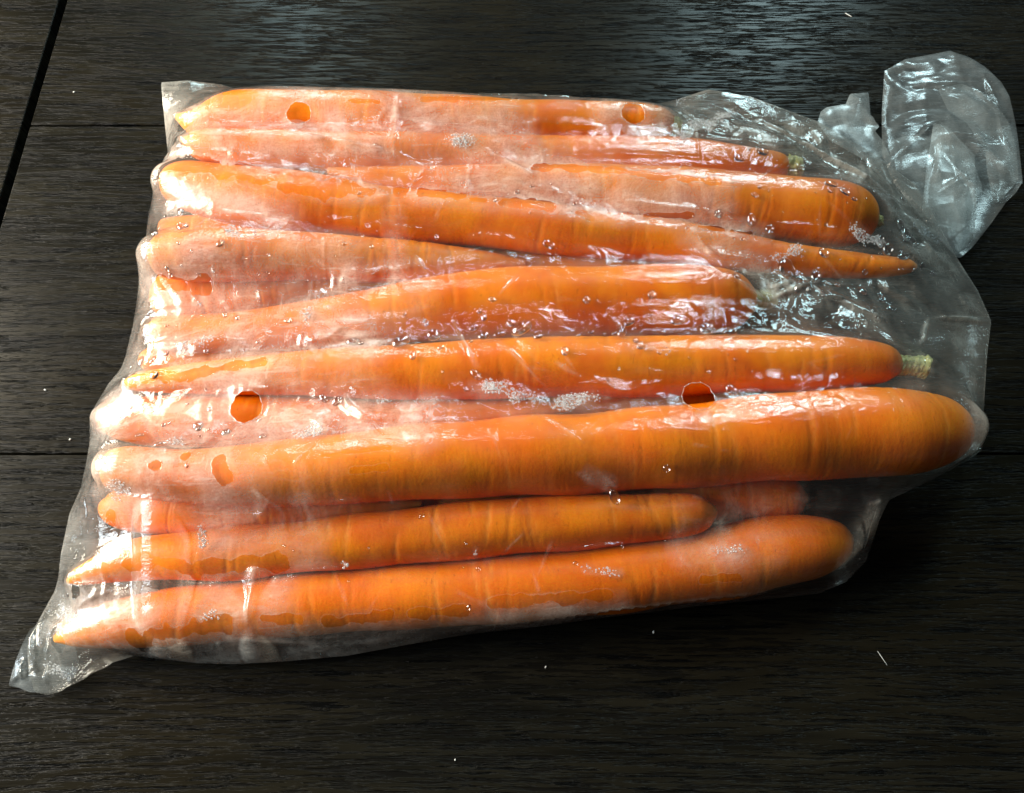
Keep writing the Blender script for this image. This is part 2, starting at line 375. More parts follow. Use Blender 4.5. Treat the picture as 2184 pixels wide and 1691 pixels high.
# ------------------------------------------------------------------ data, millimetres: table top is z = 0, the bag's middle is near the origin
GRID = 0.4
CLING = 0.045
CARROTS = [
    ('a', 'fogged carrot along the back edge of the bag, under two vent holes',
     [(-116.6, 103.8, 25.0, 1.4), (-107.8, 101.4, 24.8, 6.0), (-93.5, 103.7, 24.6, 9.7), (-64.1, 102.9, 24.1, 10.8), (-31.4, 102.6, 23.5, 10.4), (1.4, 102.3, 23.0, 9.1), (34.3, 102.8, 22.4, 8.4), (50.9, 102.8, 22.1, 6.6), (57.5, 102.7, 22.0, 2.8)],
     1, [(55.0, 102.7, 22.0, 3.6), (57.4, 102.3, 22.0, 3.3), (59.4, 102.1, 22.0, 2.3)]),
    ('b', 'slim carrot with a yellow-green stub, second from the back edge',
     [(-110.0, 89.0, 30.0, 1.7), (-100.8, 87.4, 29.5, 5.9), (-71.3, 86.8, 27.9, 7.3), (-40.0, 86.7, 26.2, 7.7), (1.4, 88.1, 24.0, 7.4), (33.7, 88.9, 22.3, 7.5), (58.2, 88.9, 21.0, 7.5), (82.8, 87.5, 19.7, 6.4), (92.6, 87.0, 19.2, 5.2), (96.7, 86.9, 19.0, 2.2)],
     1, [(93.5, 87.1, 19.0, 3.6), (97.6, 86.9, 19.0, 4.2), (100.0, 86.9, 19.0, 3.3), (100.8, 86.9, 19.0, 1.0)]),
    ('c', 'dark-shouldered carrot with a long wet streak, left of the neck of the bag',
     [(-61.4, 79.2, 27.0, 1.4), (-45.7, 77.3, 26.3, 3.9), (-22.2, 75.8, 25.3, 6.0), (9.2, 75.8, 23.9, 7.4), (40.8, 73.6, 22.6, 9.7), (72.5, 70.8, 21.2, 11.0), (96.2, 68.2, 20.2, 11.7), (112.0, 66.8, 19.5, 11.0), (119.9, 65.5, 19.1, 7.1), (122.7, 65.2, 19.0, 2.1)],
     1, [(121.2, 65.2, 19.0, 2.2), (123.8, 64.8, 19.0, 1.9), (124.9, 64.8, 19.0, 0.8)]),
    ('d', 'long carrot with a wet orange band, its thin tip pointing to the bag neck',
     [(-117.5, 76.9, 25.0, 1.9), (-114.7, 76.4, 24.9, 6.0), (-107.8, 75.0, 24.8, 8.8), (-92.6, 71.7, 24.4, 10.3), (-76.8, 69.5, 24.0, 10.8), (-61.1, 67.5, 23.7, 10.3), (-37.6, 64.6, 23.1, 9.3), (-14.2, 62.7, 22.6, 9.0), (16.8, 59.2, 21.8, 8.7), (47.8, 56.1, 21.1, 7.7), (72.3, 52.3, 20.5, 6.6), (93.6, 49.0, 19.9, 5.5), (116.6, 47.2, 19.4, 4.2), (129.0, 47.2, 19.1, 2.8), (132.6, 47.3, 19.0, 0.9)],
     0, None),
    ('e', 'pale fogged carrot end just below the long wet-banded carrot',
     [(-115.7, 47.0, 26.0, 2.7), (-113.9, 47.1, 25.9, 5.7), (-110.6, 47.2, 25.7, 7.4), (-96.8, 47.8, 24.7, 8.8), (-74.7, 48.8, 23.2, 8.8), (-52.1, 48.5, 21.7, 8.2), (-29.4, 48.0, 20.2, 6.9), (-11.0, 48.4, 19.0, 4.8), (4.4, 48.6, 18.0, 1.4)],
     0, None),
    ('f', 'short blunt carrot end squeezed between two fogged carrots at the left edge',
     [(-119.9, 42.4, 9.0, 5.2), (-116.6, 42.0, 9.1, 8.4), (-109.3, 41.5, 9.3, 9.0), (-85.4, 41.8, 10.0, 8.7), (-61.9, 45.0, 10.8, 5.6), (-38.2, 47.5, 11.5, 3.8), (-22.4, 48.5, 12.0, 1.0)],
     0, None),
    ('g', 'thick carrot with a dull green stub in the middle of the bag',
     [(-115.6, 22.7, 17.0, 2.3), (-113.9, 23.1, 17.0, 4.6), (-109.5, 23.6, 17.0, 5.9), (-88.6, 24.2, 17.0, 6.9), (-66.4, 26.4, 17.0, 8.3), (-44.0, 29.6, 17.0, 10.0), (-21.5, 33.2, 17.0, 11.4), (8.9, 34.9, 17.0, 12.2), (39.4, 35.5, 17.0, 12.4), (62.3, 35.8, 17.0, 11.9), (73.0, 35.8, 17.0, 9.7), (78.0, 35.8, 17.0, 4.7), (79.4, 35.8, 17.0, 1.7)],
     1, [(78.4, 35.8, 17.0, 3.0), (82.9, 36.2, 17.0, 3.4), (85.2, 36.5, 17.0, 2.7), (86.2, 36.5, 17.0, 0.9)]),
    ('h', 'straight carrot with a pale green leaf stub beyond its blunt end',
     [(-118.5, 5.5, 20.0, 1.1), (-113.8, 5.5, 20.1, 3.2), (-99.5, 6.6, 20.5, 4.9), (-85.0, 7.2, 20.8, 6.0), (-56.2, 7.8, 21.6, 7.9), (-27.4, 8.3, 22.3, 9.3), (1.2, 8.8, 23.0, 9.9), (29.7, 9.1, 23.8, 10.0), (58.1, 9.4, 24.5, 9.7), (86.3, 9.3, 25.2, 9.2), (100.3, 9.5, 25.6, 8.3), (111.5, 9.2, 25.9, 6.5), (115.9, 8.7, 26.0, 3.7), (116.7, 8.7, 26.0, 1.6)],
     1, [(115.3, 8.7, 26.0, 3.4), (117.6, 8.4, 26.0, 3.1), (121.1, 8.2, 26.0, 3.1), (124.4, 7.9, 26.0, 3.4), (125.1, 7.7, 26.0, 1.1)]),
    ('k', 'carrot seen through the round vent hole near the left edge',
     [(-129.1, -2.6, 11.0, 1.6), (-126.9, -3.0, 11.1, 4.6), (-122.0, -3.5, 11.2, 6.9), (-113.0, -4.1, 11.5, 8.2), (-93.7, -4.5, 12.2, 8.8), (-71.6, -4.4, 12.9, 8.5), (-42.3, -4.5, 13.9, 6.5), (-13.2, -3.3, 14.9, 5.2), (8.5, -2.0, 15.7, 3.2), (18.6, -1.4, 16.0, 1.0)],
     0, None),
    ('j', 'largest carrot, lying on top, with a broad smooth rounded end',
     [(-116.2, -22.8, 26.0, 2.4), (-114.3, -23.1, 26.0, 5.6), (-109.2, -24.1, 25.9, 7.2), (-92.4, -25.8, 25.5, 8.3), (-65.9, -25.0, 25.0, 10.2), (-32.6, -22.0, 24.3, 11.4), (-5.6, -19.7, 23.8, 12.2), (21.7, -18.1, 23.2, 12.7), (56.2, -15.4, 22.5, 13.2), (84.3, -12.6, 22.0, 14.0), (105.5, -11.3, 21.6, 14.3), (119.7, -10.6, 21.3, 13.2), (129.8, -9.7, 21.1, 10.1), (134.8, -9.0, 21.0, 5.6), (136.6, -8.9, 21.0, 1.4)],
     1, None),
    ('l', 'reddish carrot end tucked under the largest carrot at the left',
     [(-122.4, -27.5, 8.0, 2.4), (-118.0, -30.4, 8.3, 7.2), (-97.7, -31.9, 9.5, 8.4), (-76.1, -31.8, 10.9, 8.3), (-54.7, -31.4, 12.2, 5.8), (-37.8, -31.0, 13.3, 3.7), (-26.6, -30.9, 14.0, 0.9)],
     0, None),
    ('m', 'narrow carrot directly below the largest one, second from the front',
     [(-127.1, -53.5, 13.0, 0.9), (-122.8, -51.6, 13.2, 3.3), (-107.1, -47.2, 13.7, 6.5), (-80.0, -45.8, 14.6, 7.9), (-53.0, -43.2, 15.4, 8.2), (-25.9, -40.7, 16.3, 8.6), (1.2, -38.2, 17.2, 8.8), (21.5, -37.2, 17.8, 8.5), (41.7, -36.0, 18.5, 7.3), (53.9, -35.1, 18.8, 5.5), (58.9, -34.5, 19.0, 1.5)],
     1, None),
    ('n', 'thick carrot along the front edge of the bag',
     [(-129.6, -68.9, 9.0, 1.1), (-123.0, -67.0, 9.1, 4.5), (-108.8, -64.2, 9.2, 8.0), (-79.6, -61.3, 9.5, 8.9), (-46.1, -58.3, 9.7, 9.5), (-12.4, -56.0, 10.0, 10.1), (21.6, -52.9, 10.3, 10.5), (55.9, -48.5, 10.6, 11.0), (72.6, -45.3, 10.8, 11.3), (86.7, -43.0, 10.9, 10.1), (96.6, -41.3, 11.0, 6.2), (100.3, -40.7, 11.0, 1.4)],
     1, None),
    ('s', 'low carrot between the middle green-stubbed carrot and the straight stubbed one, at left',
     [(-123.1, 18.7, 6.0, 1.2), (-120.7, 19.1, 6.0, 4.0), (-114.8, 19.4, 6.1, 5.9), (-99.4, 20.0, 6.3, 6.5), (-68.3, 19.5, 6.6, 6.5), (-45.0, 18.4, 6.8, 4.3), (-29.5, 17.4, 7.0, 1.2)],
     0, None),
    ('t', 'fogged bottom-layer carrot in the gap under the rearmost carrot',
     [(-118.6, 108.1, 8.0, 1.7), (-113.4, 107.7, 8.0, 5.9), (-85.5, 106.9, 7.8, 8.0), (-33.3, 105.9, 7.5, 8.0), (18.9, 105.7, 7.2, 7.3), (50.3, 106.3, 7.0, 5.9), (57.2, 106.3, 7.0, 1.7)],
     1, None),
    ('v', 'bottom-layer carrot end below the blunt end of the wet-banded carrot',
     [(-124.8, 69.9, 6.0, 1.7), (-121.8, 69.9, 6.0, 5.0), (-101.8, 69.9, 6.0, 6.3), (-65.1, 68.8, 6.0, 6.0), (-31.7, 66.8, 6.0, 4.3), (-15.2, 66.0, 6.0, 1.3)],
     0, None),
    ('p', 'shaded bottom-layer carrot in the gap under the wet-banded carrot',
     [(-99.6, 54.0, 6.0, 1.3), (-86.5, 54.1, 6.2, 4.6), (-47.4, 54.2, 6.6, 6.5), (1.4, 54.6, 7.2, 7.5), (50.0, 54.6, 7.7, 8.1), (66.1, 54.5, 7.9, 6.8), (72.6, 54.4, 8.0, 1.6)],
     1, None),
    ('q', 'shaded bottom-layer carrot in the dark gap behind the largest carrot',
     [(-86.7, 4.9, 6.0, 1.4), (-71.4, 4.8, 6.3, 4.9), (-28.9, 4.3, 7.1, 7.3), (16.3, 4.6, 7.9, 8.3), (53.8, 5.0, 8.6, 8.6), (70.3, 5.4, 8.9, 6.9), (76.3, 5.3, 9.0, 1.7)],
     1, None),
    ('r', 'shaded bottom-layer carrot in the dark gap in front of the largest carrot',
     [(-65.2, -29.6, 5.0, 1.3), (-47.7, -29.7, 5.4, 4.6), (-13.1, -29.4, 6.3, 6.6), (29.8, -28.8, 7.4, 7.6), (66.9, -28.1, 8.4, 8.2), (83.9, -28.0, 8.9, 6.9), (89.5, -28.0, 9.0, 1.6)],
     1, None),
]
OUTLINE = [(-128.0, 124.3, 20.0), (-118.4, 125.2, 20.0), (-107.1, 125.3, 18.0), (-93.8, 126.4, 11.0), (-70.2, 126.3, 6.0), (-47.0, 125.9, 5.0), (-16.5, 126.3, 5.0), (19.5, 126.3, 5.0), (51.5, 124.9, 7.0), (61.1, 123.7, 12.0), (71.2, 121.0, 20.0), (86.2, 117.7, 20.0), (109.3, 108.4, 18.0), (126.7, 97.1, 16.0), (141.8, 84.0, 14.0), (146.6, 74.0, 12.0), (152.8, 56.2, 10.0), (157.1, 43.3, 10.0), (158.9, 31.9, 10.0), (154.5, 18.9, 10.0), (149.8, 2.5, 10.0), (145.6, -13.1, 10.0), (139.3, -16.9, 10.0), (127.8, -22.8, 10.0), (114.3, -28.6, 9.0), (111.3, -34.5, 7.0), (106.3, -46.1, 5.0), (99.7, -52.2, 4.0), (90.8, -55.7, 4.0), (56.4, -59.2, 4.0), (28.8, -62.3, 3.0), (8.0, -65.0, 3.0), (-12.5, -67.1, 3.0), (-32.9, -70.5, 3.0), (-47.6, -73.1, 3.0), (-66.4, -74.7, 3.0), (-79.8, -75.4, 3.0), (-90.7, -75.1, 3.0), (-101.7, -74.0, 3.0), (-109.3, -73.1, 3.0), (-111.8, -74.0, 3.0), (-115.0, -74.9, 3.0), (-116.8, -76.4, 3.0), (-120.5, -77.9, 3.0), (-122.8, -79.7, 3.0), (-125.8, -81.2, 3.0), (-128.4, -82.8, 3.0), (-132.0, -83.7, 3.0), (-134.9, -83.0, 4.0), (-136.5, -78.5, 6.0), (-138.5, -72.2, 6.0), (-138.4, -67.1, 6.0), (-136.4, -59.1, 5.0), (-135.2, -53.5, 4.0), (-136.2, -43.8, 4.0), (-136.3, -31.6, 4.0), (-133.9, -23.7, 5.0), (-133.3, -11.8, 6.0), (-135.1, 0.9, 6.0), (-131.8, 10.7, 6.0), (-128.1, 17.4, 6.0), (-127.5, 33.0, 6.0), (-127.5, 48.7, 7.0), (-128.4, 67.0, 8.0), (-128.7, 86.2, 9.0), (-124.4, 98.3, 12.0), (-126.9, 114.0, 16.0)]
WET = [(-114.4, 74.5, -105.1, 76.1, 3.1), (-105.1, 76.1, -92.4, 74.0, 3.0), (-92.4, 74.0, -79.9, 70.9, 3.0), (-79.8, 70.5, -75.7, 71.2, 1.8), (-70.3, 68.1, -58.7, 66.9, 3.3), (-58.7, 66.9, -50.5, 66.2, 3.3), (-44.3, 66.5, -44.3, 66.5, 2.6), (-36.1, 66.7, -36.1, 66.7, 2.1), (-28.9, 66.2, -16.1, 65.5, 1.8), (-13.3, 64.2, -9.0, 64.0, 1.2), (-2.9, 63.5, 12.6, 62.2, 1.7), (21.1, 59.7, 29.8, 58.3, 1.4), (42.8, 59.7, 58.0, 59.7, 1.1), (60.1, 56.1, 67.7, 55.5, 0.9), (70.7, 55.0, 76.7, 54.4, 0.8), (7.8, 77.3, 16.7, 77.0, 1.5), (16.7, 77.0, 31.9, 75.2, 1.5), (31.9, 75.2, 46.9, 72.6, 1.5), (46.9, 72.6, 66.5, 70.6, 1.5), (-96.9, 106.0, -87.3, 105.4, 1.3), (-112.9, 97.7, -109.8, 97.1, 2.2), (-54.6, 101.6, -45.1, 101.6, 0.8), (-29.5, 103.1, -1.0, 105.2, 1.1), (1.7, 105.4, 1.7, 105.4, 1.1), (-117.3, 5.0, -97.3, 5.5, 1.6), (-97.3, 5.5, -74.4, 8.7, 1.5), (-97.6, -24.2, -97.6, -24.2, 2.1), (-90.6, -22.3, -90.6, -22.3, 1.8), (-80.6, -24.5, -78.2, -28.4, 1.8), (-51.6, -22.5, -33.7, -20.8, 0.9), (-43.7, -27.3, -34.7, -26.4, 1.0), (-105.8, -49.4, -87.6, -51.1, 2.0), (-87.6, -51.1, -64.0, -49.1, 2.0), (-123.0, -54.9, -123.0, -54.9, 2.7), (-126.8, -69.8, -126.8, -69.8, 2.4), (-103.9, -69.8, -89.5, -67.7, 2.2), (-89.5, -67.7, -79.0, -65.6, 2.2), (-68.5, -64.2, -58.4, -64.6, 1.3), (-50.7, -64.9, -33.8, -63.4, 1.3), (-27.4, -62.9, -13.1, -62.2, 1.3), (-5.4, -60.3, 27.0, -58.1, 1.5), (53.1, -54.4, 62.3, -53.4, 1.2), (-114.4, -37.6, -114.4, -37.6, 2.4), (-111.5, 36.4, -95.8, 35.5, 2.1), (48.8, -8.7, 58.2, -8.2, 1.3), (-114.3, -22.5, -114.3, -22.5, 1.0), (5.8, 53.1, 5.8, 53.1, 0.7)]
CLEAR = [(-13.2, 28.0, 66.4, 29.7, 9.0), (-29.0, 4.8, 103.4, 5.4, 7.6), (-34.8, -27.7, 26.9, -23.2, 10.9), (26.9, -23.2, 119.0, -16.1, 10.9), (-44.4, -46.1, 40.3, -38.7, 5.9), (-63.4, -63.2, -11.8, -58.4, 7.7), (-11.8, -58.4, 91.0, -45.5, 7.8), (-70.4, 59.5, -36.2, 55.9, 5.1), (-28.8, 55.6, 61.0, 47.1, 5.3), (14.0, 93.8, 33.0, 93.5, 4.4), (76.9, 62.9, 113.7, 59.3, 6.8), (57.2, 80.4, 89.2, 80.9, 3.9), (88.2, 45.5, 127.3, 45.1, 3.3)]
FOGGY = [(-114.5, 77.5, -94.3, 76.1, 3.4), (-94.3, 76.1, -78.6, 71.8, 3.3), (-73.7, 69.4, -49.8, 67.3, 3.6), (-45.4, 67.1, -13.8, 66.0, 3.0), (-10.8, 64.6, 16.4, 62.2, 2.7), (16.4, 62.2, 34.4, 59.2, 2.7), (40.5, 60.1, 61.8, 58.6, 2.4), (61.8, 58.6, 79.8, 54.3, 2.4), (4.4, 78.7, 39.4, 74.3, 3.1), (39.4, 74.3, 69.5, 70.6, 3.0), (-96.9, -70.8, -69.1, -67.8, 2.9), (-69.1, -67.8, -38.3, -67.1, 2.9), (-11.9, -63.4, 29.8, -60.5, 2.3), (-117.0, 5.0, -94.3, 5.6, 2.8), (-94.3, 5.6, -73.0, 8.7, 2.8), (-106.3, 97.7, -6.6, 95.5, 7.9), (-106.8, 84.7, 1.3, 82.7, 6.9), (-14.0, 73.0, 62.0, 63.3, 6.1), (-108.1, 64.9, -73.4, 58.8, 4.3), (-110.9, 43.2, -54.8, 42.7, 6.6), (-111.8, 32.9, -68.8, 27.9, 6.0), (-112.9, 20.0, -46.9, 15.2, 6.6), (-114.0, 6.5, -68.4, 4.5, 4.3), (-120.9, -6.2, -25.4, -12.0, 6.4), (-111.7, -25.8, -78.3, -27.8, 5.8), (-109.4, -33.5, -79.5, -37.7, 4.6), (-124.1, -63.9, -68.7, -60.8, 5.9), (-38.6, 70.8, -36.1, 35.1, 2.4), (58.3, 53.4, 82.4, 36.0, 3.8), (21.1, -27.3, 27.1, -29.4, 1.3), (-71.8, -52.1, -72.6, -65.6, 1.8), (-111.3, -73.5, -65.8, -73.5, 3.2), (-65.8, -73.5, -12.4, -66.5, 3.2), (62.3, 105.1, 108.4, 96.0, 6.9), (108.4, 96.0, 129.0, 74.0, 6.9), (129.0, 74.0, 141.0, 51.1, 6.7), (152.1, 35.3, 132.0, -17.5, 3.4), (104.0, -35.0, 96.7, -50.5, 3.0), (-126.8, 122.1, -112.3, 83.1, 3.8), (50.9, -45.8, 69.1, -45.9, 4.6), (33.3, 100.6, 52.9, 100.9, 4.8)]
MIST = [(-64.1, 25.3, -55.6, 28.7, 2.9, 5.4), (-100.0, 16.0, -92.9, 18.7, 3.4, 4.2), (-60.2, -14.2, -55.0, -12.7, 3.5, 5.4), (-97.6, -17.2, -90.3, -16.6, 2.7, 5.4), (-11.1, -1.3, -2.9, -2.2, 3.4, 6.6), (-1.6, -3.7, 6.5, -4.6, 2.7, 4.2), (13.2, -6.2, 22.7, -4.8, 2.9, 6.0), (-86.3, -41.2, -85.8, -44.7, 2.3, 5.4), (85.3, 46.6, 92.3, 48.9, 3.0, 4.8), (111.3, 56.6, 113.8, 54.5, 3.1, 6.0), (115.5, 54.0, 120.3, 53.2, 1.8, 5.4), (-20.4, 86.8, -14.2, 87.6, 3.1, 4.8), (55.2, 91.4, 66.6, 100.3, 4.1, 4.8), (66.6, 100.3, 78.6, 111.0, 3.3, 3.0), (-110.7, -30.5, -105.7, -31.6, 3.0, 4.8), (-129.1, -59.7, -123.7, -65.2, 3.1, 3.6), (20.6, -51.5, 29.7, -52.4, 1.9, 3.6), (-85.4, -63.2, -80.3, -62.6, 2.2, 4.2), (-89.8, 54.2, -86.8, 50.2, 1.9, 4.8), (-81.2, 51.4, -78.3, 50.7, 1.5, 4.8), (-10.0, -46.3, -10.0, -47.8, 1.1, 6.0), (-46.4, -50.3, -46.4, -50.3, 1.1, 5.4), (-93.8, 41.6, -92.6, 38.6, 1.7, 4.8), (-132.0, -76.0, -125.5, -78.5, 3.1, 3.6), (-27.4, 21.8, -27.4, 21.8, 1.9, 2.4), (-98.8, 30.1, -98.8, 30.1, 2.1, 3.0), (136.4, 64.6, 146.8, 64.2, 4.1, 1.8), (53.5, -45.8, 64.0, -45.8, 1.9, 2.4), (44.9, 9.1, 44.9, 9.1, 1.8, 1.8)]
HOLES = [(-78.3, -4.9, 4.8), (-71.2, 96.9, 4.1), (41.3, 100.7, 4.0), (53.3, -4.5, 4.6)]
TABS = [(-71.8, 90.7, 3.7, -1.6), (40.2, 92.9, 3.2, -1.4), (53.7, -11.4, 2.9, -1.6)]
BRIDGES = [(-98.6, -24.1, 33.5, -96.4, -61.2, 23.0, 0.50, 2.60, 3.5), (-113.5, -28.8, 18.5, -113.5, -53.4, 12.0, 0.36, 1.00, 8.0), (-38.4, 70.8, 33.0, -36.9, 37.5, 26.0, 0.70, 2.00, 3.0), (-71.5, -51.7, 22.0, -72.2, -65.6, 17.0, 0.80, 1.30, 3.0)]
CREASES = [(-37.3, 36.9, -33.6, 29.8, 0.60, 2.65), (13.2, 48.5, 18.7, 35.4, 0.50, 0.75), (-31.5, 46.9, -26.0, 39.3, 0.50, 0.75), (-18.9, 25.0, -9.8, 4.3, 0.90, 1.44), (-11.1, 85.7, 7.4, 74.0, 0.70, 1.09), (-40.3, 82.7, -28.6, 76.6, 1.00, 1.54), (-28.6, 76.6, -33.5, 67.8, 0.60, 1.23), (-5.8, 15.4, 10.6, -1.7, 0.40, 0.70), (58.3, 53.4, 68.7, 37.9, 1.10, 1.80), (68.7, 37.9, 79.9, 30.4, 0.90, 1.17), (79.9, 30.4, 96.2, 38.0, 0.80, 1.46), (90.8, 42.2, 97.4, 30.4, 0.80, 1.19), (-71.8, -52.1, -72.6, -65.6, 1.40, 1.69), (-61.2, -37.8, -71.8, -31.4, 0.50, 0.78), (7.8, -9.4, 27.0, -26.0, 0.50, 0.67), (23.1, -26.1, 29.7, -30.5, 0.50, 1.03), (12.1, 6.6, 22.9, -0.3, 0.50, 0.82), (35.2, 3.7, 47.4, 2.3, 0.50, 1.91), (85.1, 109.9, 129.0, 74.0, 2.00, 2.34), (98.0, 89.1, 80.4, 72.3, 0.60, 0.97), (129.0, 74.0, 143.1, 51.5, 1.50, 2.23), (132.9, 27.9, 158.4, 31.9, 1.20, 1.20), (132.9, 27.9, 123.4, 14.2, 1.00, 1.20), (116.7, 39.3, 130.1, 30.9, 1.40, 2.10), (96.9, 34.3, 116.1, 20.7, 1.20, 2.35), (84.1, 18.4, 108.7, 11.2, 0.80, 1.69), (99.8, -33.3, 109.1, -30.7, 0.80, 1.08), (102.5, -45.3, 107.1, -32.3, 0.90, 1.10), (-69.4, 86.8, -60.2, 85.3, 0.80, 1.23), (-60.2, 85.3, -38.8, 81.5, 0.80, 1.54), (-38.3, 105.5, -38.8, 81.5, 0.60, 1.59), (-115.8, -49.2, -113.3, -56.7, 0.80, 1.58), (-140.4, -59.9, -134.5, -78.5, 1.60, 1.96), (-123.9, -76.0, -106.9, -72.5, 1.00, 1.33), (-79.5, -69.0, -52.1, -70.5, 0.70, 1.04), (-65.7, -72.9, -25.6, -67.9, 0.60, 1.07), (-47.2, -11.2, -35.9, -13.5, 0.50, 2.15), (-131.4, -12.8, -104.0, -20.2, 0.80, 2.33), (-133.6, 114.9, -102.9, 80.4, 0.80, 1.80), (19.0, -27.1, 25.8, -28.5, 0.11, 0.52), (-54.2, 80.5, -46.2, 67.0, 0.17, 0.71), (6.7, -54.0, 11.4, -43.7, 0.24, 0.63), (-5.3, 69.2, 5.4, 65.6, 0.14, 0.75), (-15.7, -57.1, -3.1, -62.7, 0.21, 0.77), (-24.8, 56.6, -20.6, 64.9, 0.22, 0.94), (-55.3, -19.6, -54.7, -6.1, 0.14, 0.70), (-59.5, 4.7, -58.3, 9.9, 0.17, 0.74), (12.4, 12.3, 20.0, 1.4, 0.21, 0.69), (-31.7, 16.5, -26.7, 16.1, 0.15, 0.98), (49.0, -19.5, 60.4, -21.6, 0.30, 0.59), (50.0, -32.1, 55.1, -33.4, 0.24, 0.90), (17.0, -27.0, 23.3, -28.6, 0.26, 0.86), (-23.9, -35.4, -18.4, -46.4, 0.17, 0.77), (22.8, 61.9, 27.6, 56.4, 0.20, 0.82), (-70.2, 42.6, -63.3, 40.3, 0.14, 0.79), (-71.9, 83.2, -56.6, 82.7, 0.15, 0.74), (96.3, -42.3, 103.4, -44.5, 0.19, 0.92), (-99.1, 85.9, -93.4, 84.6, 0.24, 0.73), (106.3, 37.4, 108.3, 32.3, 0.26, 0.93), (103.9, 92.8, 104.3, 79.3, 0.16, 0.97), (85.2, 5.3, 96.9, 8.1, 0.17, 0.94), (-62.8, 52.5, -48.9, 50.1, 0.15, 0.91), (63.9, 103.2, 61.7, 76.1, 0.27, 1.07), (-36.0, 46.9, -29.6, 54.6, 0.18, 0.95), (-13.6, 79.2, -14.7, 67.3, 0.24, 1.06), (104.0, 102.4, 106.8, 96.8, 0.20, 0.89), (13.1, 30.0, 20.3, 28.9, 0.11, 0.79), (96.6, 14.2, 99.9, 11.0, 0.30, 0.61), (-6.1, -14.0, -2.0, -27.5, 0.22, 0.67), (-73.5, 45.5, -74.3, 33.3, 0.12, 0.71), (-40.0, -63.7, -36.0, -56.9, 0.11, 0.67), (-5.3, 29.5, 2.8, 38.3, 0.23, 0.85), (-107.4, 3.9, -108.0, -2.1, 0.22, 0.81), (-101.1, 24.1, -98.3, 27.3, 0.27, 0.62), (57.7, 74.8, 64.2, 65.6, 0.19, 0.90), (98.6, 65.5, 110.3, 57.6, 0.23, 0.81), (-0.2, -36.2, 3.0, -32.6, 0.29, 0.86), (-58.9, 50.5, -58.9, 35.8, 0.25, 0.78), (3.5, 5.3, 12.0, 3.4, 0.14, 0.86), (-49.4, -51.6, -44.8, -61.9, 0.25, 0.57), (-66.0, 2.0, -65.9, -3.7, 0.26, 0.82), (-100.3, 45.0, -89.5, 42.2, 0.23, 0.83), (18.2, -3.7, 31.3, -5.6, 0.24, 0.61), (-2.8, 22.4, 6.6, 7.0, 0.26, 0.82), (5.4, -51.0, 7.8, -58.3, 0.28, 0.78), (49.5, 6.3, 58.1, 20.0, 0.11, 0.95), (-33.8, -31.5, -32.9, -35.1, 0.18, 0.67), (-27.8, 2.0, -20.2, -5.4, 0.18, 0.78), (121.5, -55.8, 120.3, -61.4, 0.17, 0.93), (-91.0, 35.9, -87.3, 33.7, 0.30, 0.76), (78.5, -7.2, 83.7, -9.3, 0.22, 0.70), (-62.9, 38.5, -63.0, 29.7, 0.24, 0.86), (-41.5, 44.6, -30.3, 35.9, 0.20, 0.79), (-44.8, 94.1, -41.8, 99.8, 0.24, 0.83), (-10.5, -54.0, 0.5, -56.7, 0.17, 0.55), (7.2, 46.5, 13.8, 35.8, 0.12, 0.89), (-51.1, 67.9, -40.1, 66.4, 0.24, 0.85), (73.1, 40.7, 77.8, 38.5, 0.21, 0.90), (-27.8, 14.1, -22.7, 11.8, 0.15, 0.88), (-3.8, 81.1, 1.9, 99.5, 0.11, 0.85), (-59.9, -26.1, -53.9, -18.1, 0.29, 0.64), (22.7, 31.5, 27.2, 27.6, 0.13, 0.85), (53.4, -59.5, 63.0, -69.1, 0.27, 0.67), (-2.8, -47.5, 3.7, -42.0, 0.26, 0.56), (9.6, 87.1, 11.5, 69.5, 0.13, 0.68), (99.2, 65.5, 98.9, 52.7, 0.25, 0.81), (96.4, 50.4, 106.8, 38.6, 0.22, 0.76), (-76.7, 5.8, -77.9, -1.3, 0.15, 0.63), (-76.7, 96.1, -68.3, 86.6, 0.16, 1.07), (86.0, 6.0, 91.2, 1.7, 0.19, 0.88), (83.3, -1.9, 84.9, -16.2, 0.25, 0.68), (94.5, -14.4, 92.5, -18.5, 0.16, 0.69), (87.5, -28.5, 93.1, -30.5, 0.11, 0.63), (-75.6, 74.4, -68.3, 68.8, 0.25, 0.83), (-73.6, 44.6, -68.8, 40.8, 0.16, 0.79), (-44.7, 26.6, -38.6, 41.6, 0.17, 0.65), (-81.2, 45.9, -74.9, 57.4, 0.12, 0.88), (108.9, 24.9, 103.3, 9.1, 0.16, 0.64), (-69.1, -22.2, -62.1, -32.5, 0.30, 0.79)]
